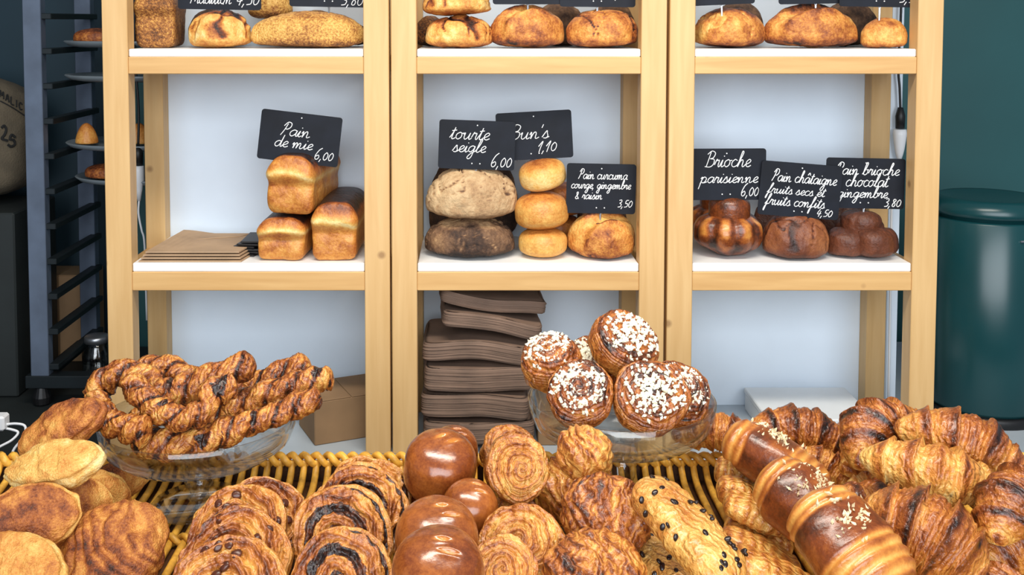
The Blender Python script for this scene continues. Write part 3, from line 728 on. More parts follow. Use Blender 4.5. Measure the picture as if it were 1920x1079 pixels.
sign(617, -34, 148, 94, 1, 2.262, [('3,80', 22, 43, 13, 42)], 'chalkboard sign ending in 3,80 over the long seeded loaf', 26)
sign(990, -39, 132, 94, 0, 2.262, [('4,50', 20, 30, 12, 34)], 'chalkboard sign cut off by the top edge, over the round torn-topped loaf', 40)
sign(1121, -34, 142, 94, .5, 2.258, [('5,50', 24, 30, 12, 34)], 'chalkboard sign cut off by the top edge, over the golden round loaf beside the post', 26)
sign(1352, -38, 124, 94, -2.5, 2.25, [('4,50', 20, 30, 12, 34)], 'small tilted chalkboard sign over the cracked round loaf beside the post', 40)
sign(1530, -40, 140, 94, -1, 2.262, [('4,80', 20, 30, 12, 34)], 'chalkboard sign over the big oval loaf with the dark torn ear', 34)
sign(1652, -34, 154, 94, 1, 2.25, [('5,50', 34, 38, 12, 42)], 'chalkboard sign ending in 5,50, touching the wooden post beside the wall', 40)

# ------------------------------------------------------------------ breads on the shelves
def sit(o, px, Y, zb, hb, rot=(0, 0, 0), label=None, cat='bread', group=None):
    o.location = (P(px, 300, Y).x, Y, zb+hb); o.rotation_euler = [R_(a) for a in rot]
    if o.type == 'EMPTY': o.location.z = zb+.0006
    if o.type == 'MESH':           # its lowest point comes to lie on what carries it
        mw = o.rotation_euler.to_matrix(); o.location.z = zb+.0006-min((mw @ v.co).z for v in o.data.vertices)
    return tag(o, label, cat, group)
u = 1.125e-3
# top shelf, first rack
sit(tin_loaf(80*u, 112*u, .15, 1, 'seeded_tin_loaf', M['seeded'], base=.66), 306, 2.342, S1, 56*u, (0, 0, 6), 'tall dark seeded tin loaf standing against the wooden post')
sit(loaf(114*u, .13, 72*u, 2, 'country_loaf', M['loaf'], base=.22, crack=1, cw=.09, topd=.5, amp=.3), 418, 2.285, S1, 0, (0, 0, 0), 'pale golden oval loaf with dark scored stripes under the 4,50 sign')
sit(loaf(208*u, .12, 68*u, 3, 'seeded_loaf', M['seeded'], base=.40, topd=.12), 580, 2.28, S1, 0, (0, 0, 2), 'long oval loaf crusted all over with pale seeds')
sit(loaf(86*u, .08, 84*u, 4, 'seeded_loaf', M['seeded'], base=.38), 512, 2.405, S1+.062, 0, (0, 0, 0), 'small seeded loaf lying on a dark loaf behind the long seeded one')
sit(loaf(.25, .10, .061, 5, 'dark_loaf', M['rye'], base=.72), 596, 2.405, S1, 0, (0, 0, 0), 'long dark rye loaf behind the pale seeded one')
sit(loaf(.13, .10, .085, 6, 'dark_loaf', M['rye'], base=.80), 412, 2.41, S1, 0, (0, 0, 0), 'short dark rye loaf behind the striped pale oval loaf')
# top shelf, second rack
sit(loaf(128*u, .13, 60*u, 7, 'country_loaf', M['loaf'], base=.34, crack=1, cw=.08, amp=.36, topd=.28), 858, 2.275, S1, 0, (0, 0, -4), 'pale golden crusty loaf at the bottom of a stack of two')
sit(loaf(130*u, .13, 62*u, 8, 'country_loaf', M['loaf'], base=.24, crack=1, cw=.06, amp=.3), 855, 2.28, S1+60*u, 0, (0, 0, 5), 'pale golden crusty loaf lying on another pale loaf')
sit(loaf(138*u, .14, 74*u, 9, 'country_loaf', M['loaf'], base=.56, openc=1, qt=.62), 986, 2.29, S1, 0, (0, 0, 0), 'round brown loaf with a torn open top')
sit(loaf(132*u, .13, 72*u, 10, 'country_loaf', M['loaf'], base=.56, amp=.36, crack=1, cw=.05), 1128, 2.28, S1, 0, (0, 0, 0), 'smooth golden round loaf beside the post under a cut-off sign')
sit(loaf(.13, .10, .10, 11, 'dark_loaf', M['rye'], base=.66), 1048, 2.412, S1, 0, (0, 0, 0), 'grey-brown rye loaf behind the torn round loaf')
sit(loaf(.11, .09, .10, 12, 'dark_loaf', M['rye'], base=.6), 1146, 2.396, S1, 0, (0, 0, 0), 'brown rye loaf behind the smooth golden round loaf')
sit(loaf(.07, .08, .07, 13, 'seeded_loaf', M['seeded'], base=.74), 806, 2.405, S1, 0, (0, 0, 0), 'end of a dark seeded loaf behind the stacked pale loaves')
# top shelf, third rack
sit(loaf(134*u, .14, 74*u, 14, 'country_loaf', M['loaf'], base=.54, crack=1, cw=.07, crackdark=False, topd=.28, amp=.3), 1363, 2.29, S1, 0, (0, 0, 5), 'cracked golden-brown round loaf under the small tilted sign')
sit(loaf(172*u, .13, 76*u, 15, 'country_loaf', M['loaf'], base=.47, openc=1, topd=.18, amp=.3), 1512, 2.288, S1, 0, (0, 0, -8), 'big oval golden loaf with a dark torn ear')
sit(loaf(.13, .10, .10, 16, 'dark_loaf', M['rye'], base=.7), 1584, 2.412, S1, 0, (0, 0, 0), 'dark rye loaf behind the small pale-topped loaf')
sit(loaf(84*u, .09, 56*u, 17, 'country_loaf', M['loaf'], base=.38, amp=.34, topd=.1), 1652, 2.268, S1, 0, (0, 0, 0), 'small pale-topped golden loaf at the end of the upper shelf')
sit(loaf(.12, .09, .10, 18, 'dark_loaf', M['rye'], base=.66), 1378, 2.415, S1, 0, (0, 0, 0), 'dark rye loaf behind the cracked golden-brown loaf')
# middle shelf, first rack: tin loaves
sit(tin_loaf(94*u, 80*u, .235, 20, 'tin_loaf'), 547, 2.335, S2, 0, (0, 0, -3), 'golden tin loaf at the bottom of the stack of two')
sit(tin_loaf(96*u, 110*u, .235, 21, 'tin_loaf'), 571, 2.337, S2+86*u, 0, (0, 2, -7), 'tall golden tin loaf on top of the stack, under the Pain de mie sign')
sit(tin_loaf(90*u, 108*u, .24, 22, 'tin_loaf', top=.92), 640, 2.338, S2, 0, (0, 0, -1), 'tall golden tin loaf standing against the rack post beside the stack of two')
# middle shelf, second rack
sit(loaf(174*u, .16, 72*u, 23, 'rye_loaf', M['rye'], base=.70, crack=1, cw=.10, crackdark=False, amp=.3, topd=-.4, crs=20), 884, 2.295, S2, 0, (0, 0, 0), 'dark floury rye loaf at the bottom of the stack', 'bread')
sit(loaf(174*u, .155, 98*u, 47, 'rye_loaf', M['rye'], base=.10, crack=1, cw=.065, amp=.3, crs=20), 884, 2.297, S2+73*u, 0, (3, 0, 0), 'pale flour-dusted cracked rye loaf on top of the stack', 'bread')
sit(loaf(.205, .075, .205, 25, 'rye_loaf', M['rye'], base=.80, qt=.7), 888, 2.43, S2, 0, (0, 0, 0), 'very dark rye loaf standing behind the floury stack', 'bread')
sit(bun(47*u, 54*u, 26, base=.24, topb=.36, hb=.45, qt=.65, qb=.55), 1019, 2.272, S2, 0, (0, 0, 0), 'pale golden bun at the bottom of the bun stack', 'bun')
sit(bun(52*u, 70*u, 27, base=.36, topb=.26, hb=.45, qt=.65, qb=.55), 1016, 2.275, S2+53*u, 0, (0, -4, 0), 'big golden bun in the middle of the bun stack', 'bun')
sit(bun(45*u, 58*u, 28, base=.14, topb=.62, hb=.42, qt=.65, qb=.6), 1018, 2.288, S2+124*u, 0, (10, -12, 0), 'brown-topped pale bun on top of the bun stack', 'bun')
sit(bun(52*u, 62*u, 29, base=.55, topb=.2, hb=.45), 1042, 2.40, S2, 0, (0, 0, 0), 'brown bun on the shelf behind the bun stack', 'bun')
sit(bun(54*u, 66*u, 30, base=.55, topb=.2, hb=.45), 1044, 2.388, S2+62*u, 0, (0, 5, 0), 'brown bun lying on another brown bun behind the bun stack', 'bun')
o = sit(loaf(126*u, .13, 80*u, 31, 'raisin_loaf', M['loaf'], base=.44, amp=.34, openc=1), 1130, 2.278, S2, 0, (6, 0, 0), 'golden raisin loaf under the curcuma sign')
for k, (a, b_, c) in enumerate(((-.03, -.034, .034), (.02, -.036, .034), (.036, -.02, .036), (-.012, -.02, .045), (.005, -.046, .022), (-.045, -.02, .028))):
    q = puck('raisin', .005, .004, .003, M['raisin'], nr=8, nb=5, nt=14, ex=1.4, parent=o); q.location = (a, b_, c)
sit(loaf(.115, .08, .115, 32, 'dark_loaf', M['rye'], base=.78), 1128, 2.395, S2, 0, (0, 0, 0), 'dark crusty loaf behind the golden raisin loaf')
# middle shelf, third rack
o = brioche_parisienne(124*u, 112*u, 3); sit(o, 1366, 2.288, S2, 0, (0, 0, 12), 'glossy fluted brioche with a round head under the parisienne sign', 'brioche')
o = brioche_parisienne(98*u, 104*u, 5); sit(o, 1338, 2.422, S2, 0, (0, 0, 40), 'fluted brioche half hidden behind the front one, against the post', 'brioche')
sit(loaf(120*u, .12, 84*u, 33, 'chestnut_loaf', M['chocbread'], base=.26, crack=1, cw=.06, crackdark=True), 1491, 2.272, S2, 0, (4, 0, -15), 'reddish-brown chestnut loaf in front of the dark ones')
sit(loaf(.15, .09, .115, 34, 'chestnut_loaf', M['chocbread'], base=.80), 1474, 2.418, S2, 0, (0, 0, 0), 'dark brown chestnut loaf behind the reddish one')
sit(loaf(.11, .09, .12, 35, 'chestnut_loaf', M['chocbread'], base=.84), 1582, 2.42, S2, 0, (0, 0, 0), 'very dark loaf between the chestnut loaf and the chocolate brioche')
root = empty('chocolate_brioche'); sit(root, 1617, 2.288, S2, 0, (0, 0, -25), 'knobbly dark chocolate brioche at the end of the middle shelf', 'brioche')
for k, (a, b_, c, r_) in enumerate(((-.026, -.030, .030, .042), (.028, -.026, .030, .042), (-.004, .020, .044, .052), (.000, -.004, .066, .042), (.036, .02, .03, .038))):
    q = bun(r_, r_*1.45, 40+k, 'dough_ball', M['chocbread'], base=.55, topb=.12, hb=.48, noise=.006, nsc=30); q.parent = root
    zmin = min(v.co.z for v in q.data.vertices); q.location = (a, b_, max(c, -zmin+.0005))
# ------------------------------------------------------------------ wicker tray
root = empty('wicker_tray', (.02, 1.38, .9755)); tag(root, 'wide golden wicker tray holding the pastries, with a twisted cane rim', 'tray')
TF = .988
off = -root.location
o = MB().box((-.86, 1.02, .976), (.90, 1.685, .981), .001).build('base', M['cane_d'], root); o.location = off  # dark sheet under the spokes, coloured as the shade in their gaps
o = MB().box((-.86, 1.679, .976), (.90, 1.683, 1.008), .001).build('dark_gap_strip', M['cane_d'], root); o.location = off  # plain strip added behind the open spokes so the gaps read shaded
mb = MB(); x = -.85
while x < .90:
    mb.tube(catmull([(x, 1.03, .9865), (x, 1.3, .987), (x, 1.55, .987), (x, 1.635, .989), (x, 1.668, 1.003), (x, 1.674, 1.016)], 4), .0056, 7); x += .0195
o = mb.build('spoke_lattice', M['cane'], root, True); o.location = off
def rope(y, z, R, r, nm, mat, pitch=.039, strands=2):
    mb = MB()
    for s in range(strands):
        pts = []; n = int(1.76/pitch*10)
        for i in range(n+1):
            x = -.86+1.76*i/n; a = 2*math.pi*(x/pitch+s/strands)
            pts.append((x, y+R*math.cos(a), z+R*math.sin(a)))
        mb.tube(pts, r, 6)
    o = mb.build(nm, mat, root, True); o.location = off
rope(1.676, 1.016, .0075, .0058, 'woven_rim', M['cane'])
rope(1.462, .990, .006, .0045, 'woven_band', M['cane'])
rope(1.30, .990, .006, .0045, 'woven_band', M['cane'])

# ------------------------------------------------------------------ glass cake stands
def stand(cx, cy, rim_z, rim_r, bowl_d, label):
    root = empty('glass_cake_stand', (cx, cy, TF+.008)); tag(root, label, 'cake stand')
    H = rim_z-TF-.008; b = H-bowl_d; t = .0055; r = rim_r
    out = [(.0, b), (.5*r, b), (.80*r, b+.10*bowl_d), (.93*r, b+.35*bowl_d), (.985*r, b+.7*bowl_d), (r, H)]
    inn = [(r-t*.4, H+.001), (r-t, H-.002), (.985*r-t, b+.72*bowl_d), (.93*r-t, b+.38*bowl_d+.002), (.79*r-t, b+.12*bowl_d+t), (.5*r, b+t), (0, b+t)]
    MB().lathe(catmull([(a, c, 0) for a, c in out], 4)[0:0] or out+inn, 72).build('bowl', M['glass'], root, True)
    kz = b/.085
    st = [(0, .0099/kz), (.016, .0105/kz), (.013, .018), (.015, .026), (.021, .036), (.024, .046), (.021, .056), (.014, .064), (.016, .079), (.03, .0845), (0, .0845)]
    MB().lathe([(a, c*kz) for a, c in st], 40).build('stem', M['glass'], root, True)
    MB().lathe([(0, 0), (.066, 0), (.072, .0025), (.070, .005), (.045, .0065), (.02, .0098), (0, .0098)], 64).build('foot', M['glass'], root, True)
stand(P(372, 780, 1.56).x, 1.56, P(372, 780, 1.56).z, .145, .056, 'glass cake stand holding the chocolate twists')
stand(P(1165, 745, 1.56).x, 1.56, P(1165, 745, 1.56).z, .139, .060, 'glass cake stand holding the sugar-topped buns')

# ------------------------------------------------------------------ pastries: settled one after another
from mathutils.bvhtree import BVHTree
CAMP = Vector((0, 0, CAMZ))
# resting place (x, y, z) and size of every pastry, so that neighbours touch without cutting into each other
SETTLED = [
 (-0.48817, 1.66675, 1.15491, 0.9892), (-0.30898, 1.65271, 1.15777, 0.9779), (-0.5357, 1.61618, 1.15865, 0.9729), (-0.32848, 1.59409, 1.14133, 0.9774),
 (-0.39641, 1.58238, 1.17848, 0.9828), (-0.35673, 1.51322, 1.133, 0.9708), (-0.50344, 1.49065, 1.15669, 0.9516), (-0.41291, 1.50642, 1.17684, 0.8567),
 (-0.45868, 1.61348, 1.11896, 0.8727), (-0.44678, 1.71986, 1.10299, 0.971), (0.19538, 1.65556, 1.17324, 0.9943), (0.12547, 1.60208, 1.19754, 0.9769),
 (0.3074, 1.56737, 1.15913, 0.9769), (0.1604, 1.51376, 1.18085, 0.9063), (0.26005, 1.50129, 1.18151, 0.9729), (0.23486, 1.605, 1.22313, 1),
 (-0.52911, 1.53085, 1.035, 1), (-0.51654, 1.43068, 1.04, 1), (-0.52217, 1.37171, 1.05937, 0.9787), (-0.55348, 1.29958, 1.09, 1),
 (-0.56554, 1.44811, 1.15, 1), (-0.54511, 1.36902, 1.13161, 0.9814), (-0.53744, 1.22924, 1.07089, 0.9835), (-0.44898, 1.31323, 1.04367, 0.928),
 (-0.27663, 1.38949, 1.04715, 0.9968), (-0.29551, 1.33224, 1.05872, 0.987), (-0.28688, 1.26779, 1.05456, 0.9932), (-0.28213, 1.20357, 1.05, 1),
 (-0.14014, 1.45468, 1.05, 1), (-0.14305, 1.39477, 1.05853, 0.9873), (-0.16108, 1.32347, 1.05888, 0.9867), (-0.15067, 1.22977, 1.05237, 0.8769),
 (-0.06191, 1.5095, 1.0257, 0.8989), (-0.0225, 1.57216, 1.07, 1), (-0.04153, 1.44972, 1.09788, 0.9875), (-0.00141, 1.37503, 1.065, 1),
 (-0.04091, 1.28471, 1.07418, 0.9568), (-0.03499, 1.17245, 1.09219, 0.9301), (0.05783, 1.56209, 1.07, 1), (0.06006, 1.42756, 1.02871, 0.9876),
 (0.06362, 1.41412, 1.1129, 0.855), (0.0679, 1.30024, 1.06351, 0.9798), (0.03922, 1.22921, 1.0618, 0.9234), (0.15601, 1.4001, 1.13748, 0.9472),
 (0.15653, 1.49119, 1.04645, 1.0281), (0.17831, 1.32703, 1.08926, 0.9337), (0.14626, 1.22548, 1.07028, 0.8981), (0.24434, 1.31989, 1.03, 0.94),
 (0.26064, 1.24451, 1.10883, 0.9625), (0.39713, 1.51581, 1.06, 1), (0.38932, 1.4559, 1.05708, 0.9821), (0.38341, 1.39497, 1.05991, 0.9636),
 (0.39338, 1.41426, 1.01843, 1.0093), (0.37511, 1.3416, 1.03, 1), (0.37479, 1.27325, 1.03686, 0.9901), (0.42805, 1.45583, 1.1044, 0.985),
 (0.43314, 1.33705, 1.09715, 0.9809), (0.44063, 1.20456, 1.10939, 0.9467), (0.55418, 1.26679, 1.09121, 0.9308), (0.61346, 1.37801, 1.12, 1),
 (0.6928, 1.46128, 1.125, 1), (0.59633, 1.53719, 1.11814, 1.0115), (0.62161, 1.57541, 1.06701, 1.0283), (0.68252, 1.30104, 1.11842, 0.9549),
 (0.68683, 1.32355, 1.04767, 1.0187), (0.62728, 1.2347, 1.0377, 0.9163), (0.40006, 1.66, 1.06141, 1), (0.53534, 1.67784, 1.05958, 1.0107),
 (0.54414, 1.60414, 1.03472, 0.8824), (0.57082, 1.42708, 1.04396, 1.009), (0.58598, 1.49569, 1.04681, 0.9735)]
_at = iter(SETTLED)
def settle(o):
    x, y, z, s = next(_at); o.location = (x, y, z); o.scale = (s, s, s)
def pastry(o, px, py, z=None, rot=(0, 0, 0), label=None, cat='pastry', group=None, Y=None):
    put(o, px, py, Y=Y, z=z, rot=rot, label=label, cat=cat, group=group); settle(o); return o

for o_ in () if SETTLED else (bpy.data.objects['wicker_tray'], bpy.data.objects['glass_cake_stand'], bpy.data.objects['glass_cake_stand.001']): settle(o_, fixed=True)
# chocolate twists on the first stand (photograph pixel, pixel, depth)
TW = [
 ([(252, 716, 1.68), (285, 692, 1.69), (325, 698, 1.69), (356, 722, 1.68)], 'short chocolate twist arching up at the back of the pile beside the post', .025),
 ([(420, 745, 1.68), (500, 716, 1.69), (550, 696, 1.695), (580, 680, 1.695)], 'chocolate twist pointing up behind the others at the back of the stand', .0235),
 ([(176, 752, 1.655), (195, 718, 1.665), (240, 700, 1.665), (305, 722, 1.66)], 'chocolate twist curling round the back of the pile beside the turnovers', .023),
 ([(330, 800, 1.61), (400, 785, 1.625), (470, 752, 1.635), (550, 724, 1.64), (625, 706, 1.645)], 'long chocolate twist sticking out farthest over the edge of the glass bowl', .0235),
 ([(285, 746, 1.60), (335, 738, 1.605), (395, 712, 1.61), (445, 692, 1.615), (478, 678, 1.62)], 'golden chocolate twist lying across the top of the pile', .024),
 ([(250, 832, 1.55), (310, 842, 1.54), (370, 838, 1.535), (440, 814, 1.55), (530, 780, 1.575), (602, 750, 1.59)], 'long chocolate twist lowest in the glass bowl, seen through its rim', .022),
 ([(172, 745, 1.60), (178, 786, 1.575), (222, 812, 1.545), (270, 822, 1.53)], 'chocolate twist hooked round the side of the pile nearest the turnovers', .023),
 ([(225, 722, 1.585), (262, 762, 1.555), (305, 796, 1.525), (352, 806, 1.515), (392, 784, 1.52), (408, 752, 1.54), (455, 730, 1.565)], 'chocolate twist bent into a loop at the front of the pile', .0235),
 ([(228, 800, 1.60), (290, 784, 1.625), (350, 776, 1.635), (420, 758, 1.64)], 'short chocolate twist buried in the middle of the pile', .022),
 ([(300, 745, 1.66), (370, 752, 1.665), (440, 738, 1.67)], 'short chocolate twist showing through the gap behind the golden one', .021),
]
for k, (pts, lab, r) in enumerate(TW):
    W = [P(*p) for p in pts]; c = sum(W, Vector())/len(W)
    o, Q = twist([tuple(p-c) for p in W], r*.96, 50+k); o.location = c; tag(o, lab, 'pastry', 'chocolate twists on the glass stand')
    settle(o)

# pearl sugar buns on the second stand
for k, (px, py, Y, rot, R, lab) in enumerate((
    (1112, 690, 1.665, (20, 0, 0), .050, 'sugar-topped bun mostly hidden behind the three in front of it'),
    (1034, 682, 1.64, (24, -12, 0), .048, 'sugar-topped bun hanging over the bowl edge beside the paper bags'),
    (1280, 752, 1.60, (46, 16, 0), .050, 'sugar-topped bun leaning on the inside of the bowl rim beside the croissants'),
    (1088, 740, 1.57, (50, -14, 0), .053, 'sugar-topped bun leaning forward, second of the front row'),
    (1205, 744, 1.545, (54, 4, 0), .055, 'sugar-topped bun in front, thickest crust of white sugar'),
    (1168, 650, 1.605, (32, 24, 0), .053, 'sugar-topped bun perched on top of the pile'))):
    pastry(sugar_bun(R, .045, 60+k), px, py, Y=Y, rot=rot, label=lab, cat='bun', group='sugar buns on the glass stand')

# ------------------------------------------------------------------ pastries in the tray, back row first
def flaky_bun(R=.06, H=.06, seed=0, name='flaky_bun', base=.52, ex=1., ey=1.):
    def wv(G):
        a = vnoise(G, 18, seed)*2.2+vnoise(G, 40, seed+1)*1.2
        return np.sin(2*math.pi*(G[..., 0]*44+G[..., 1]*26+G[..., 2]*40)+a*3.2)
    def disp(rho, th, s, G): return .0017*wv(G)+.012*fbm(G, 17, seed+2)+.003*fbm(G, 75, seed+4)
    def bake(rho, th, s, G): return base+.10*wv(G)+.26*fbm(G, 26, seed+3)+.08*vnoise(G, 120, seed+6)
    return puck(name, R, H*.62, H*.38, M['torn'], q=.58, qb=.5, ex=ex, ey=ey, disp=disp, bake=bake, nr=70, nb=26, nt=140, seed=seed)

# turnovers
g = 'sugared apple turnovers'
pastry(turnover(.14, .075, .036, 71, base=.48), 205, 915, 1.035, (80, 0, 52), 'turnover standing on edge beside the foot of the twist stand', group=g)
pastry(turnover(.125, .11, .03, 72, base=.44), 176, 968, 1.04, (82, 0, 56), 'turnover on edge, second from the foot of the twist stand', group=g)
pastry(turnover(.125, .12, .032, 73, base=.44), 138, 980, 1.045, (78, 0, 48), 'turnover on edge, third from the foot of the twist stand', group=g)
pastry(turnover(.14, .098, .036, 74, base=.44, patch=.26), 50, 986, 1.09, (58, -6, 18), 'big turnover facing out with a dark brown sugared patch', group=g)
pastry(turnover(.142, .085, .036, 76, base=.50), 115, 812, 1.15, (40, -26, 0), 'brown-spotted turnover topmost of its pile, tilted towards the twist stand', group=g)
pastry(turnover(.142, .078, .04, 75, base=.30), 102, 898, 1.11, (36, -12, -4), 'pale golden turnover lying flat under the topmost one', group=g)
pastry(turnover(.13, .08, .04, 77, base=.36), 30, 1068, 1.06, (42, 8, -12), 'pale turnover cut off by the bottom corner of the picture', group=g)
o = flaky_bun(.072, .06, 78, 'sugared_bun', .60); o.data.materials[0] = M['sugar']
pastry(o, 215, 1052, 1.03, (38, 0, 0), 'crusty brown sugared bun between the turnovers and the raisin swirls', 'bun')

# raisin swirls
g = 'raisin swirls standing in a row'
for k, (px, py, z, rot, R, lab) in enumerate((
    (492, 985, 1.045, (48, 14, 0), .062, 'raisin swirl farthest back in its row, nearest the stand foot'),
    (448, 1008, 1.05, (46, -10, 0), .066, 'raisin swirl leaning back, second in its row from the stand foot'),
    (440, 1062, 1.05, (48, -8, 0), .068, 'raisin swirl leaning back, third in its row from the stand foot'),
    (425, 1122, 1.05, (46, -10, 0), .070, 'raisin swirl at the bottom edge of the picture'))):
    o = swirl(R, .030, 3.2, 80+k, 'raisin_swirl', dome=.5, lo=.42, hi=.72, amp=.008)
    raisin_bits(o, R, .03, 12, 80+k, dome=.5, size=.0055)
    pastry(o, px, py, z, rot, lab, group=g)
# chocolate swirls
g = 'chocolate-filled swirls standing in a row'
for k, (px, py, z, rot, R, lab) in enumerate((
    (692, 940, 1.05, (60, 6, 0), .060, 'chocolate-filled swirl at the back of its row, touching the wicker rim'),
    (680, 966, 1.05, (58, 4, 0), .064, 'chocolate-filled swirl, second in its row from the wicker rim'),
    (643, 1014, 1.05, (56, -4, 0), .066, 'chocolate-filled swirl, third in its row from the wicker rim'),
    (642, 1096, 1.05, (56, 0, 0), .072, 'chocolate-filled swirl at the bottom edge with a thick dark filling'))):
    pastry(swirl(R, .034, 2.2, 90+k, 'chocolate_swirl', dome=.5, lo=.34, hi=.62, amp=.007, fill=.2, warp=.35), px, py, z, rot, lab, group=g)

# brioche buns
g = 'dark glazed brioche buns'
for k, (px, py, z, rot, R, H, lab) in enumerate((
    (800, 955, 1.03, (10, 0, 0), .052, .08, 'glazed brioche bun half buried under the topmost glossy one'),
    (852, 850, 1.07, (20, 0, 0), .036, .07, 'glazed brioche bun just showing behind the topmost glossy one'),
    (824, 880, 1.09, (22, -6, 30), .051, .088, 'topmost glossy brioche bun with a window reflection on its dome'),
    (878, 970, 1.065, (20, 8, 0), .038, .088, 'small tall brioche bun between the glossy ones and the pale coils'),
    (818, 1020, 1.045, (22, 0, 10), .054, .095, 'large reddish brioche bun in the middle of its column'),
    (822, 1082, 1.045, (24, 0, -10), .056, .092, 'glossy brioche bun at the bottom edge of the picture'))):
    pastry(bun(R, H, 100+k, 'brioche_bun', M['glaze'], base=(.72, .70, .71, .64, .66, .70)[k], topb=.06, hb=.44, qt=.55, qb=.5, snip=1, noise=.0015), px, py, z, rot, lab, 'bun', g)

# coiled buns
g = 'pale coiled buns'
for k, (px, py, z, rot, R, T, lab) in enumerate((
    (945, 855, 1.07, (40, 0, 20), .040, .05, 'coiled bun peeping over the top of the big spiral one'),
    (962, 985, 1.02, (40, 0, 40), .040, .045, 'coiled bun half hidden under the big spiral one'),
    (953, 896, 1.085, (66, 0, 14), .050, .05, 'big coiled bun with a clear round spiral facing out'),
    (974, 1024, 1.05, (48, 14, -30), .050, .045, 'coiled bun with a flat oval spiral, tilted downward'),
    (942, 1082, 1.05, (44, -10, 10), .046, .045, 'coiled bun at the bottom edge beside the glossy brioche'))):
    pastry(swirl(R, T, 3.6, 110+k, 'coiled_bun', dome=.35 if k > 1 else .6, lo=.30, hi=.56, amp=.0055, side=.55, ecc=1.15 if k == 3 else 1.), px, py, z, rot, lab, 'bun', g)

# ruffled flaky buns
g = 'ruffled flaky buns'
pastry(flaky_bun(.038, .06, 120, base=.50), 1098, 855, 1.105, (20, 0, 0), 'small ruffled flaky bun at the back, in front of the sugar bun stand', 'bun', g)
pastry(flaky_bun(.054, .085, 121, base=.56), 1085, 915, 1.07, (35, -10, 0), 'ruffled flaky bun with a deep fold, behind the big shiny one', 'bun', g)
pastry(flaky_bun(.056, .07, 122, base=.64, ex=1.08), 1142, 968, 1.085, (52, 16, -10), 'big shiny ruffled bun leaning over beside the choc-chip roll', 'bun', g)
pastry(flaky_bun(.056, .055, 123, base=.60, ex=1.1), 1112, 1072, 1.04, (24, 0, 0), 'ruffled flaky bun at the bottom edge below the big shiny one', 'bun', g)

# choc-chip rolls
def chip_roll(L, Wd, H, seed):
    n = 150; v = np.linspace(-1, 1, n); ex = 2.2
    pts = np.stack([.006*np.sin(v*2.), v*L/2, 0*v], -1)
    def fold(t, ph): return np.sin(2*math.pi*(t*9+.8*np.cos(ph)+.5*vnoise(np.stack([t*5, np.cos(ph), np.sin(ph)+seed], -1), 1.2, seed)))*sstep(-.2, .8, np.cos(ph+.5))
    def rho(t, ph):
        x = np.abs(2*t-1); c, s = np.abs(np.cos(ph))*2/Wd, np.abs(np.sin(ph))*2/H
        r0 = (c**ex+s**ex)**(-1/ex); end = np.maximum(1-x**4.5, .01)**.5
        pp = np.stack([t*6+seed, np.cos(ph), np.sin(ph)], -1)
        return r0*end*(1+.05*fold(t, ph)+.09*vnoise(pp, 1.1, seed)+.04*vnoise(pp, 3.5, seed+1)+.015*vnoise(pp, 9, seed+2))
    def bake(t, ph, G):
        return .33+.10*fold(t, ph)+.22*fbm(G, 22, seed)+.08*vnoise(G, 90, seed+2)+.10*sstep(.75, 1, np.abs(2*t-1))
    o = sweep('chocolate_chip_roll', pts, rho, M['flaky'], bake, nphi=72)
    r = random.Random(seed); me = None
    for k in range(30):
        y = r.uniform(-.47, .47)*L; a = r.uniform(.25, 2.9); e = 2.6
        c, s = math.cos(a), math.sin(a); rr = (abs(c)**e+abs(s)**e)**(-1/e); sc = max(1-abs(2*y/L)**4.5, .02)**.5; e = 2.2
        if me is None:
            q = puck('chocolate_chip', .0034, .002, .002, M['choc'], nr=7, nb=5, nt=12, ex=1.4, parent=o); me = q.data
        else:
            q = bpy.data.objects.new('chocolate_chip', me); C.objects.link(q); q.parent = o
        q.location = (rr*c*Wd/2*1.0*sc, y, rr*s*H/2*1.0*sc); q.rotation_euler = (0, math.pi/2-a, r.uniform(0, 3))
    return o
g = 'chocolate chip rolls'
pastry(chip_roll(.14, .075, .05, 131), 1240, 1058, 1.03, (8, 0, 36), 'chocolate chip roll underneath the long speckled one', group=g)
pastry(chip_roll(.185, .078, .05, 130), 1288, 998, 1.085, (20, 0, 36), 'long pale roll speckled with chocolate chips, on top', group=g)

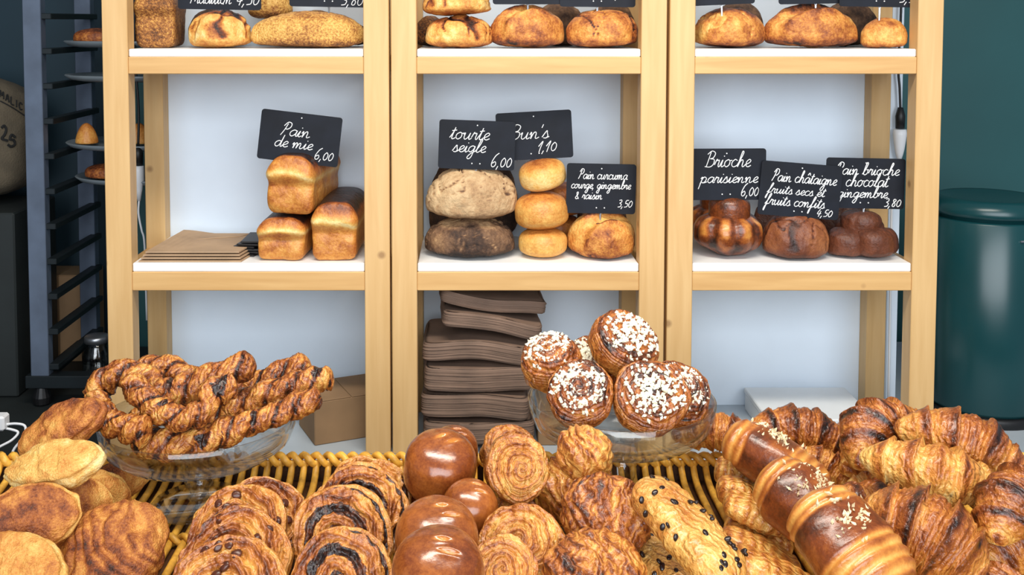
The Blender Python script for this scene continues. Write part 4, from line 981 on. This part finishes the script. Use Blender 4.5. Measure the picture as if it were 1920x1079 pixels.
# chocolate-and-nut rolls, in a slanting column
def nut_roll(L, Wd, H, seed, top=.76, nuts=True):
    n = 150; v = np.linspace(-1, 1, n)
    pts = np.stack([0*v, v*L/2, 0*v], -1); ex = 2.3
    def band(t, ph): return nuts*sstep(.42, .30, np.abs(2*t-1-.16)+.05*vnoise(np.stack([np.cos(ph), np.sin(ph), 0*t+seed], -1), 1.4, seed))
    def rings_(t, ph): return np.sin(2*math.pi*(2*t-1)*(5.2 if nuts else 3.6)+(1.2 if nuts else 2.6)*vnoise(np.stack([t*4, np.cos(ph), np.sin(ph)], -1), 1.5, seed))
    def rho(t, ph):
        x = np.abs(2*t-1); c, s = np.abs(np.cos(ph))*2/Wd, np.abs(np.sin(ph))*2/H
        r0 = (c**ex+s**ex)**(-1/ex)
        end = np.maximum(1-np.maximum((x-.72)/.29, 0)**2.4, .02)**.5
        b = band(t, ph)
        lump = 1+.10*vnoise(np.stack([t*3+seed, np.cos(ph), np.sin(ph)], -1), 1.3, seed)
        return r0*end*lump*(1-.16*sstep(.3, 1., x)+.05*b+.028*rings_(t, ph)*(1-b))
    def bake(t, ph, G):
        b = band(t, ph); x = np.abs(2*t-1)
        return ((.46 if nuts else .40)+.13*rings_(t, ph)+.10*sstep(.75, 1, x))*(1-b)+b*(top+.06*vnoise(G, 40, seed))+.16*fbm(G, 34, seed+2)-.10*sstep(.0, -.8, np.sin(ph))*(1-b)
    o = sweep('nut_roll' if nuts else 'flaky_roll', pts, rho, M['glazed_roll'] if nuts else M['flaky'], bake, nphi=72)
    if not nuts: return o
    r = random.Random(seed); cs = []
    for k in range(60):
        a = r.gauss(1.57, .36); y = (.08+r.gauss(0, .10))*L; e = 2.3; c, s = math.cos(a), math.sin(a); rr = (abs(c)**e+abs(s)**e)**(-1/e)
        cs.append((rr*c*Wd/2*1.04, y, rr*s*H/2*1.05))
    bmesh_bits('chopped_nuts', cs, None, .0034, M['nut'], o, seed, (1.4, .7, .5)); return o
g = 'flaky butter rolls stacked on their sides'
for k, (px, py, z, rot, sz, lab) in enumerate((
    (1392, 892, 1.06, (10, 0, 74), (.07, .06, .036), 'flaky roll topmost of the small stack beside the sugar bun stand'),
    (1402, 930, 1.045, (16, 0, 84), (.078, .06, .036), 'flaky roll, second in the small stack beside the sugar bun stand'),
    (1416, 964, 1.035, (18, 0, 76), (.078, .06, .034), 'flaky roll with a fanned edge, third in the small stack'),
    (1430, 1000, 1.03, (16, 0, 88), (.08, .06, .034), 'flaky roll, fourth in the small stack, beside the nut rolls'),
    (1424, 1042, 1.03, (24, 0, 80), (.095, .065, .036), 'wide flaky roll beside the tip of the choc-chip roll'),
    (1452, 1084, 1.03, (22, 0, 74), (.10, .065, .036), 'wide flaky roll at the bottom edge of the small stack'))):
    pastry(nut_roll(sz[0]*1.15, sz[1]*.95, sz[2]*1.1, 140+k, nuts=False), px, py, z, rot, lab, group=g)
g = 'glazed rolls with chopped nuts'
for k, (px, py, z, rot, sz, lab) in enumerate((
    (1455, 868, 1.095, (20, 4, 54), (.155, .085, .07), 'brown-topped nut roll at the back of its column, near the carton'),
    (1512, 950, 1.085, (24, 0, 40), (.135, .098, .078), 'nut roll in the middle of its column, with layered end showing'),
    (1592, 1028, 1.075, (26, 0, 30), (.15, .108, .085), 'nut roll in front, thickest with pale chopped nuts'))):
    pastry(nut_roll(*sz, 150+k), px, py, z, rot, lab, group=g)

# croissants
g = 'glazed butter croissants'
CRO = [
 (1732, 1008, 1.085, None, (30, 18, -28), .165, .056, .008, .54, 'fat striped croissant facing out below the pale one'),
 (1750, 892, 1.12, None, (14, 10, -14), .185, .038, -.012, .34, 'pale golden croissant lying across the front of the heap'),
 (1808, 838, 1.125, None, (10, 18, -22), .185, .042, .02, .52, 'large glossy croissant at the back of the heap, nearest the dark green bin'),
 (1640, 808, 1.125, None, (10, -14, 32), .15, .037, .035, .56, 'croissant at the back of the heap in front of the rack post'),
 (1652, 852, 1.085, None, (10, -6, 10), .14, .033, .02, .48, 'banded croissant with a pale tip, middle of the heap'),
 (1885, 940, 1.09, None, (6, -16, 30), .15, .038, .02, .60, 'dark brown croissant beside the picture edge'),
 (1890, 1030, 1.06, None, (8, 0, 20), .15, .042, .02, .46, 'golden croissant low beside the picture edge'),
 (1848, 1092, 1.03, None, (10, 0, 40), .11, .030, .02, .5, 'croissant cut off by the bottom edge of the picture'),
 (1352, 818, None, 1.66, (10, 4, -20), .15, .032, .02, .5, 'croissant just behind the rim of the sugar bun stand'),
 (1505, 812, None, 1.66, (0, 10, -12), .17, .036, .02, .62, 'dark croissant at the back in front of the white carton'),
 (1560, 862, None, 1.60, (0, 18, -30), .13, .028, .02, .42, 'pale croissant slanting down beside the brown nut roll'),
 (1660, 965, 1.05, None, (0, 10, -15), .17, .036, .02, .5, 'croissant buried under the heap beside the nut rolls'),
 (1645, 920, 1.07, None, (0, 8, -20), .085, .024, .02, .24, 'pale croissant tip poking out beneath the heap'),
]
for k, (px, py, z, Y, rot, L, R, bend, bk, lab) in enumerate(CRO):
    pastry(croissant(L, R, bend, 2.7, 160+k, bk+.03), px, py, z, rot, lab, 'croissant', g, Y=Y)
# ------------------------------------------------------------------ lower bays
def bag_bundle(lo, hi, seed, label, yaw=0, roll_=0, warp=.006):
    """a bundle of flat paper bags: slab with layered, slightly ragged edges"""
    W, D, H = hi; ne = 18; m_ = 120
    zs = np.linspace(-H/2, H/2, 30); ph = np.linspace(0, 2*math.pi, m_, endpoint=False); c, s = np.cos(ph), np.sin(ph)
    rr = (np.abs(c)**12+np.abs(s)**12)**(-1/12); G = []
    for sc in np.linspace(.1, .97, 12): G.append(np.stack([rr*c*W/2*sc, rr*s*D/2*sc, np.full(m_, -H/2)], -1))
    for i, z in enumerate(zs):
        k = 1-.035*max(0, abs(z/H)*2-.75)*4
        k2 = k*(1+.009*vnoise(np.stack([c*2, s*2, 0*c+i*.9+seed], -1), 1.5, seed)+.008*math.sin(i*2.1+seed)-.010*((i*7+seed) % 5 == 0))
        G.append(np.stack([rr*c*W/2*k2, rr*s*D/2*k2, np.full(m_, z)], -1))
    for sc in np.linspace(.97, .1, 12): G.append(np.stack([rr*c*W/2*sc, rr*s*D/2*sc, np.full(m_, H/2)], -1))
    G = np.array(G); G[..., 2] += warp*vnoise(G*[1, 1, .2], 9, seed)+.35*warp*np.sin(G[..., 0]*22+seed)
    o = ring_mesh('paper_bag_bundle', G, np.zeros(G.shape[:2]), M['kraft_d'], None)
    o.location = lo; o.rotation_euler = (0, R_(roll_), R_(yaw)); tag(o, label, 'paper bags', 'bundles of brown paper bags'); return o
def at(px, py, Y): return P(px, py, Y)
for k, (pxa, pxb, pya, pyb, Y, yaw, rl, lab) in enumerate((
    (792, 1000, 792, 838, 2.29, 2, 0, 'bundle of brown paper bags at the bottom, standing on the worktop'),
    (791, 994, 741, 789, 2.29, -2, .6, 'bundle of brown paper bags, second from the bottom of the stack'),
    (793, 1002, 688, 737, 2.295, 2, 1.2, 'creased bundle of brown paper bags in the middle of the stack'),
    (793, 1006, 643, 683, 2.30, -1, 2.5, 'bundle of brown paper bags, second from the top of the stack'),
    (826, 1014, 596, 630, 2.30, 3, 7, 'bundle of brown paper bags on top, tipped towards the sugar buns'),)):
    a, b = at(pxa, pya, Y-.08), at(pxb, pyb, Y-.08)
    H = abs(a.z-b.z)-.008
    bag_bundle(((a.x+b.x)/2, Y, (a.z+b.z)/2+.003), (b.x-a.x, .18, H), 200+k, lab, yaw, rl)
a, b = at(820, 552, 2.24), at(1020, 600, 2.24)
o = bag_bundle(((a.x+b.x)/2+.002, 2.31, (a.z+b.z)/2+.009), (b.x-a.x, .16, .026), 207, 'folded-over brown paper bundle lying at the very top, corner hanging down', 3, 10, .008)

# kraft cartons on the worktop
def carton(name, c, W, D, H, yaw, mat, label, lid=False):
    root = empty(name, c, (0, 0, yaw)); tag(root, label, 'box')
    MB().box((-W/2, -D/2, 0), (W/2, D/2, H*(.75 if lid else 1)), .002).build('body', mat, root)
    if lid: MB().box((-W/2-.002, -D/2-.002, H*.75), (W/2+.002, D/2+.002, H), .002).build('lid', mat, root)
    else:
        for sx in (-1, 1): MB().box((-W/2 if sx < 0 else .001, -D/2, H), (-.001 if sx < 0 else W/2, D/2, H+.002), .0005).build('flap', mat, root)
    return root
carton('cardboard_box', (P(640, 800, 2.31).x, 2.335, WT), .165, .13, .095, 24, M['card'], 'low brown cardboard box behind the rim of the twist stand')
carton('cardboard_box', (P(1056, 800, 2.31).x, 2.325, WT), .12, .16, .075, 0, M['card'], 'low brown cardboard box between the paper bags and the rack post')
carton('white_carton', (P(1517, 790, 2.35).x, 2.36, WT), .232, .20, .052, 0, M['carton'], 'low white lidded carton standing on the worktop under the brioche rack', True)

# flat paper bags and blank labels on the middle shelf
a = P(262, 490, 2.22)
for k in range(4):
    w_ = .215-.006*k; d_ = .19
    mb = MB(); th = .0028; z0 = S2+.0005+k*.0058
    n = 14; vs = []; fs = []
    for j in range(2):
        for i in range(n+1):
            for y in (0, 1):
                x = i/n*w_; rise = .010*sstep(.55, 1, np.float64(1-i/n))*k*.3 if y else 0
                vs.append((x+.03*y, y*d_, z0+j*th+rise))
    for j in range(2):
        for i in range(n):
            q = (j*2*(n+1)+i*2, j*2*(n+1)+i*2+2, j*2*(n+1)+i*2+3, j*2*(n+1)+i*2+1); fs.append(q if j else tuple(reversed(q)))
    B0 = 2*(n+1)
    for i in range(n): fs += [(i*2, i*2+2, B0+i*2+2, B0+i*2), (i*2+3, i*2+1, B0+i*2+1, B0+i*2+3)]
    fs += [(1, 0, B0, B0+1), (n*2, n*2+1, B0+n*2+1, B0+n*2)]
    mb.add(vs, fs); o = mb.build('paper_bag', M['kraft']); o.location = (a.x+.004*k, 2.212+.003*k, 0)
    tag(o, 'flat brown paper bag lying in the pile on the shelf beside the tin loaves', 'paper bag', 'flat paper bags on the middle shelf')
    if k == 3:
        tag(o, 'uppermost flat brown paper bag of the pile, with its folded flap')
        MB().add([(.015, .10, z0+th+.0004), (w_-.03, .155, z0+th+.0004), (w_-.01, d_-.004, z0+th+.0004), (.03, d_-.004, z0+th+.0004),
                  (.015, .10, z0+th+.0018), (w_-.03, .155, z0+th+.0018), (w_-.01, d_-.004, z0+th+.0018), (.03, d_-.004, z0+th+.0018)],
                 [(3, 2, 1, 0), (4, 5, 6, 7), (0, 1, 5, 4), (1, 2, 6, 5), (2, 3, 7, 6), (3, 0, 4, 7)]).build('flap', M['kraft'], o)
p0 = P(474, 450, 2.30)
for k in range(6):
    o = MB().box((-.024, -.05, 0), (.024, .05, .0042), .001).build('blank_label', M['black'])
    o.location = (p0.x-.002+.003*(k % 3), 2.315+.002*(k % 2), S2+.0008+k*.0056); o.rotation_euler = (0, 0, R_(-14+7*(k % 3)))
    tag(o, 'blank black chalkboard label in the pile between the paper bags and the tin loaves', 'label', 'blank labels on the middle shelf')

# ------------------------------------------------------------------ power leads hanging beside the racks
def lead(name, pts, r, mat, parent): return MB().tube(catmull(pts, 6), r, 8).build(name, mat, parent, True)
root = empty('extension_lead', P(260, 340, 2.52)); tag(root, 'white extension lead with its socket hanging in the gap of the tin loaf rack', 'cable'); off = -root.location
sx, sz = P(260, 330, 2.52).x, P(260, 330, 2.52).z
for nm, pr, mt in (('socket', [(0, .024), (.0125, .024), (.0135, .012), (.0135, -.010), (.010, -.022), (.0085, -.034), (.004, -.06), (0, -.06)], M['plug']), ('plug', [(0, .026), (.010, .026), (.011, .055), (.006, .07), (0, .07)], M['black'])):
    o = MB().lathe(pr, 20).build(nm, mt, root, True); o.location = (sx+off.x, 2.52+off.y, sz+off.z)
o = lead('white_cable', [(sx, 2.52, sz-.058), (sx-.002, 2.52, sz-.09), (sx+.004, 2.522, sz-.13), (sx+.010, 2.524, sz-.17), (sx+.012, 2.525, sz-.35)], .0026, M['plug'], root); o.location = off
o = lead('black_cable', [(sx, 2.52, sz+.068), (sx+.002, 2.522, sz+.16), (sx-.004, 2.52, sz+.30), (sx-.002, 2.525, sz+.52)], .003, M['black'], root); o.location = off
root = empty('extension_lead', P(1687, 260, 2.468)); tag(root, 'white extension socket on a black plug beside the rack post near the dark green bin', 'cable'); off = -root.location
sx, sz = P(1687, 262, 2.468).x, P(1687, 262, 2.468).z
for nm, pr, mt in (('socket', [(0, .024), (.0145, .024), (.0155, .012), (.0135, -.004), (.011, -.022), (.0085, -.034), (.004, -.05), (0, -.05)], M['plug']), ('plug', [(0, .026), (.010, .026), (.011, .055), (.006, .075), (0, .075)], M['black'])):
    o = MB().lathe(pr, 20).build(nm, mt, root, True); o.location = (sx+off.x, 2.468+off.y, sz+off.z)
o = lead('black_cable', [(sx, 2.468, sz+.07), (sx-.003, 2.468, sz+.12), (sx-.007, 2.468, sz+.17), (sx-.004, 2.468, sz+.30), (sx-.004, 2.468, sz+.52)], .003, M['black'], root); o.location = off
o = lead('white_cable', [(sx, 2.468, sz-.048), (sx-.004, 2.468, sz-.08), (sx-.014, 2.468, sz-.12), (sx-.014, 2.468, sz-.3), (sx-.012, 2.468, WT+.004)], .003, M['plug'], root); o.location = off

# ------------------------------------------------------------------ dark green bin
cx, cy = P(1850, 500, 2.46).x, 2.46
root = empty('round_bin', (cx, cy, WT)); tag(root, 'tall round dark green bin with a domed lid beside the brioche rack', 'bin')
zt = P(1850, 418, 2.34).z-WT; zl = P(1850, 366, 2.46).z-WT; rb = .128
MB().lathe([(rb-.004, .022), (rb, .03), (rb, zt-.008), (rb-.004, zt-.004), (0, zt-.004)], 72).build('body', M['bin'], root, True)
MB().lathe([(rb+.004, 0), (rb+.006, .004), (rb+.006, .018), (rb+.002, .022), (0, .022)], 72).build('base_ring', M['black'], root, True)
MB().lathe([(rb-.006, zt-.004), (rb-.006, zt+.004), (rb+.003, zt+.006), (rb+.004, zt+.016), (rb, zt+.03), (rb-.012, zl-.004), (rb-.02, zl), (rb-.028, zl-.002), (.05, zl-.008), (0, zl-.009)], 72).build('lid', M['bin'], root, True)
mb = MB(); a = R_(-78)
pc = (rb+.001)*math.cos(a), (rb+.001)*math.sin(a); zc = P(1880, 452, 2.34).z-WT
mb.tube([(pc[0]-.017, pc[1]-.004, zc), (pc[0]+.017, pc[1]+.003, zc)], .0022, 6); mb.tube([(pc[0], pc[1]-.001, zc-.018), (pc[0], pc[1]-.001, zc+.022)], .0018, 6)
mb.build('cross_mark', M['steel'], root)

# ------------------------------------------------------------------ tray trolley, sack, cabinet beside the racks
def bx(mb, p, q): mb.box(p, q, .002); return mb
o = MB().box((-2.1, 2.02, 0), (X(188)-.02, 2.97, .80), .002).box((X(188)-.02, 2.497, 0), (-.452, 2.97, .80), .002).build('low_cabinet', M['cabinet']); tag(o, 'low dark cabinet that carries the tray trolley', 'cabinet')
x0 = P(48, 300, 2.5).x; x1 = P(82, 300, 2.5).x; zb = .80; xr = x0+.46; yb = 2.80
root = empty('tray_trolley', (x0, 2.5, zb)); tag(root, 'metal tray trolley with dark runners beside the bread racks', 'trolley'); off = -root.location
def part(mb, nm, mat): o = mb.build(nm, mat, root); o.location = off; return o
for (xa, ya) in ((x0, 2.5), (x0+.01, yb), (xr, 2.56), (xr, yb)):
    part(MB().box((xa, ya, zb+.05), (xa+(x1-x0), ya+.03, 2.2)), 'post', M['galv'])
    part(MB().lathe([(0, 0), (.02, .004), (.022, .02), (.016, .04), (.012, .05), (0, .05)], 16, (xa+.02, ya+.015)), 'foot', M['black']).location = off+Vector((0, 0, zb))
part(MB().box((x0-.012, 2.495, zb+.045), (xr+.05, 2.535, zb+.075)), 'base_bar', M['runner'])
part(MB().box((x0, 2.53, zb+.05), (x0+.03, yb, zb+.07)), 'base_bar', M['runner'])
for k in range(11):
    z = P(64, 28+66*k, 2.5).z
    if z < zb+.09: continue
    for xa in (x1-.002, xr-.022):
        part(MB().box((xa, 2.506 if xa < xr-.1 else 2.57, z-.010), (xa+.024, yb+.02, z+.004)), 'runner', M['runner'])
def tray(px0, k, Y, W, D, label, npz, kind, seed):
    z = P(64, 28+66*k, 2.5).z+.0045; xa = P(px0, 300, Y).x
    root = empty('oval_tray', (xa+W/2, Y+D/2, z)); tag(root, label, 'tray')
    m_ = 64; prof = [(0, 0), (.80, 0), (.93, .004), (1, .014), (.985, .016), (.92, .008), (.78, .004), (0, .004)]
    mb = MB(); mb.lathe(prof, m_); mb.v = [(x*W/2, y*D/2, zz) for x, y, zz in mb.v]; mb.build('plate', M['trayplate'], root, True)
    r = random.Random(seed)
    for i in range(npz):
        if kind == 'tri':
            o = bun(.027, .052, seed+i, 'pastry_wedge', M['crust'], base=.40, topb=.15, hb=.1, qt=1.35)
        else: o = bun(.045, .036, seed+i, 'flat_pastry', M['loaf'], base=.68, topb=.1, hb=.3, ex=1.3)
        o.location = (xa+W*((.15+.18*i) if kind == 'tri' else (.24+.36*i)), Y+D*.42+.03*(i % 2), z+.009+(.0058 if kind == 'tri' else .011))
        tag(o, None, 'pastry'); yield o
labs = iter(('dim flat brown pastry on the uppermost tray of the trolley', 'second dim flat pastry on the uppermost trolley tray, nearer the rack',
             'pale wedge pastry at the outer end of the trolley tray below', 'second pale wedge pastry on the trolley tray, nearer the rack post', 'third pale wedge pastry on the trolley tray, seen through the rack gap',
             'dim reddish flat pastry on the lowest tray of the trolley'))
for args in ((88, 1, 2.51, .36, .27, 'oval tray of dim flat pastries, uppermost in the trolley', 2, 'flat', 300),
             (88, 2, 2.505, .38, .27, 'empty oval tray, second from the top of the trolley', 0, 'flat', 310),
             (88, 4, 2.51, .36, .27, 'oval tray carrying pale wedge pastries in the trolley', 3, 'tri', 320),
             (106, 5, 2.51, .36, .26, 'oval tray with a reddish pastry, lowest in the trolley', 1, 'flat', 330)):
    for o in tray(*args): o['label'] = next(labs)

# jute sack on a tall dark cabinet
cab = MB().box((-2.1, 2.56, .8005), (P(46, 300, 2.62).x-.004, 2.82, P(40, 392, 2.62).z), .004).build('dark_cabinet', M['cabinet']); tag(cab, 'dark cabinet under the printed jute sack', 'cabinet')
zc = P(40, 392, 2.62).z; sxr = P(52, 300, 2.66).x
def sdisp(rho, th, s, G): return .016*fbm(G, 6, 5)+.005*fbm(G, 18, 7)
sk = puck('jute_sack', .19, .20, .12, M['sack'], q=.42, qb=.4, disp=sdisp, nr=50, nb=20, nt=120)
sk.rotation_euler = (0, 0, 0); sk.location = (sxr-.205, 2.74, zc+.125); tag(sk, 'bulging shade-darkened jute sack printed with 25, beside the trolley', 'sack')
tg = []
import bmesh as _bm
dg = BVHTree.FromPolygons([tuple(sk.location+v.co) for v in sk.data.vertices], [list(p.vertices) for p in sk.data.polygons])
def on_sack(px, py, lift=.0015):
    d = (P(px, py, 2.5)-CAMP).normalized(); h = dg.ray_cast(CAMP, d)
    return (h[0]+h[1]*lift*(1 if h[1].dot(d) < 0 else -1)) if h[0] else None
mb = MB()
def ink(pts, r):
    q = [on_sack(*p[:2]) for p in catmull([(a, b, 0) for a, b in pts], 5)]; q = [p for p in q if p]
    if len(q) > 1: mb.tube(q, r, 6)
ink([(2, 240), (7, 236), (11, 243), (8, 253), (3, 260), (14, 264)], .0032)
ink([(28, 258), (21, 253), (18, 261), (25, 263), (27, 271), (20, 275), (14, 271)], .0032)
GL = {'M': [[(0, 10), (1, 0), (3.5, 7), (6, 0), (7, 10)]], 'A': [[(0, 10), (3, 0), (6, 10)], [(1.5, 6.5), (4.8, 6.5)]], 'L': [[(0, 0), (0, 10), (5, 10)]], 'I': [[(1, 0), (1, 10)]], 'C': [[(5.5, 1.5), (2, 0), (0, 5), (2, 10), (5.5, 8.5)]]}
for ch, t in (('M', -1), ('A', 10), ('L', 20), ('I', 29), ('C', 35)):
    for st in GL[ch]: ink([(t+a*1.05, 170+t*.62+a*.6+b_*1.25) for a, b_ in st], .0017)
ink([(0, 190), (24, 203), (48, 219)], .0016)
o = mb.build('printed_lettering', M['ink'], sk); o.location = -sk.location; o.matrix_parent_inverse = Matrix()

# cardboard box behind the trolley, little jar, white cable
carton('cardboard_box', (P(118, 650, 2.86).x, 2.89, .8005), .17, .11, .235, 0, M['card'], 'tall dim cardboard box standing behind the trolley post')
root = empty('glass_jar', (P(172, 700, 2.62).x, 2.66, .80)); tag(root, 'small glass jar standing on the low cabinet inside the trolley', 'jar')
MB().lathe([(0, 0), (.034, 0), (.036, .004), (.036, .085), (.028, .098), (.028, .108), (.024, .108), (.024, .097), (.032, .083), (.032, .006), (0, .005)], 40).build('jar_body', M['glass'], root, True)
MB().lathe([(0, .1085), (.030, .1085), (.030, .122), (.027, .125), (0, .125)], 40).build('lid', M['steel'], root, True)
root = empty('phone_charger', P(4, 795, 2.1)); tag(root, 'white charger with a looping white cable behind the turnovers', 'charger'); off = -root.location
p = P(2, 792, 2.1)
o = MB().box((p.x-.03, p.y-.015, p.z-.014), (p.x+.012, p.y+.015, p.z+.016), .004).build('adapter', M['plug'], root); o.location = off
o = lead('cable', [P(6, 797, 2.1), P(30, 795, 2.1), P(47, 800, 2.1), P(44, 820, 2.08), P(25, 845, 2.07), P(20, 870, 2.06)], .0026, M['plug'], root); o.location = off
o = lead('cable', [P(4, 803, 2.1), P(22, 806, 2.1), P(34, 812, 2.1), P(22, 826, 2.09), P(0, 838, 2.08), P(-20, 850, 2.07)], .0026, M['plug'], root); o.location = off
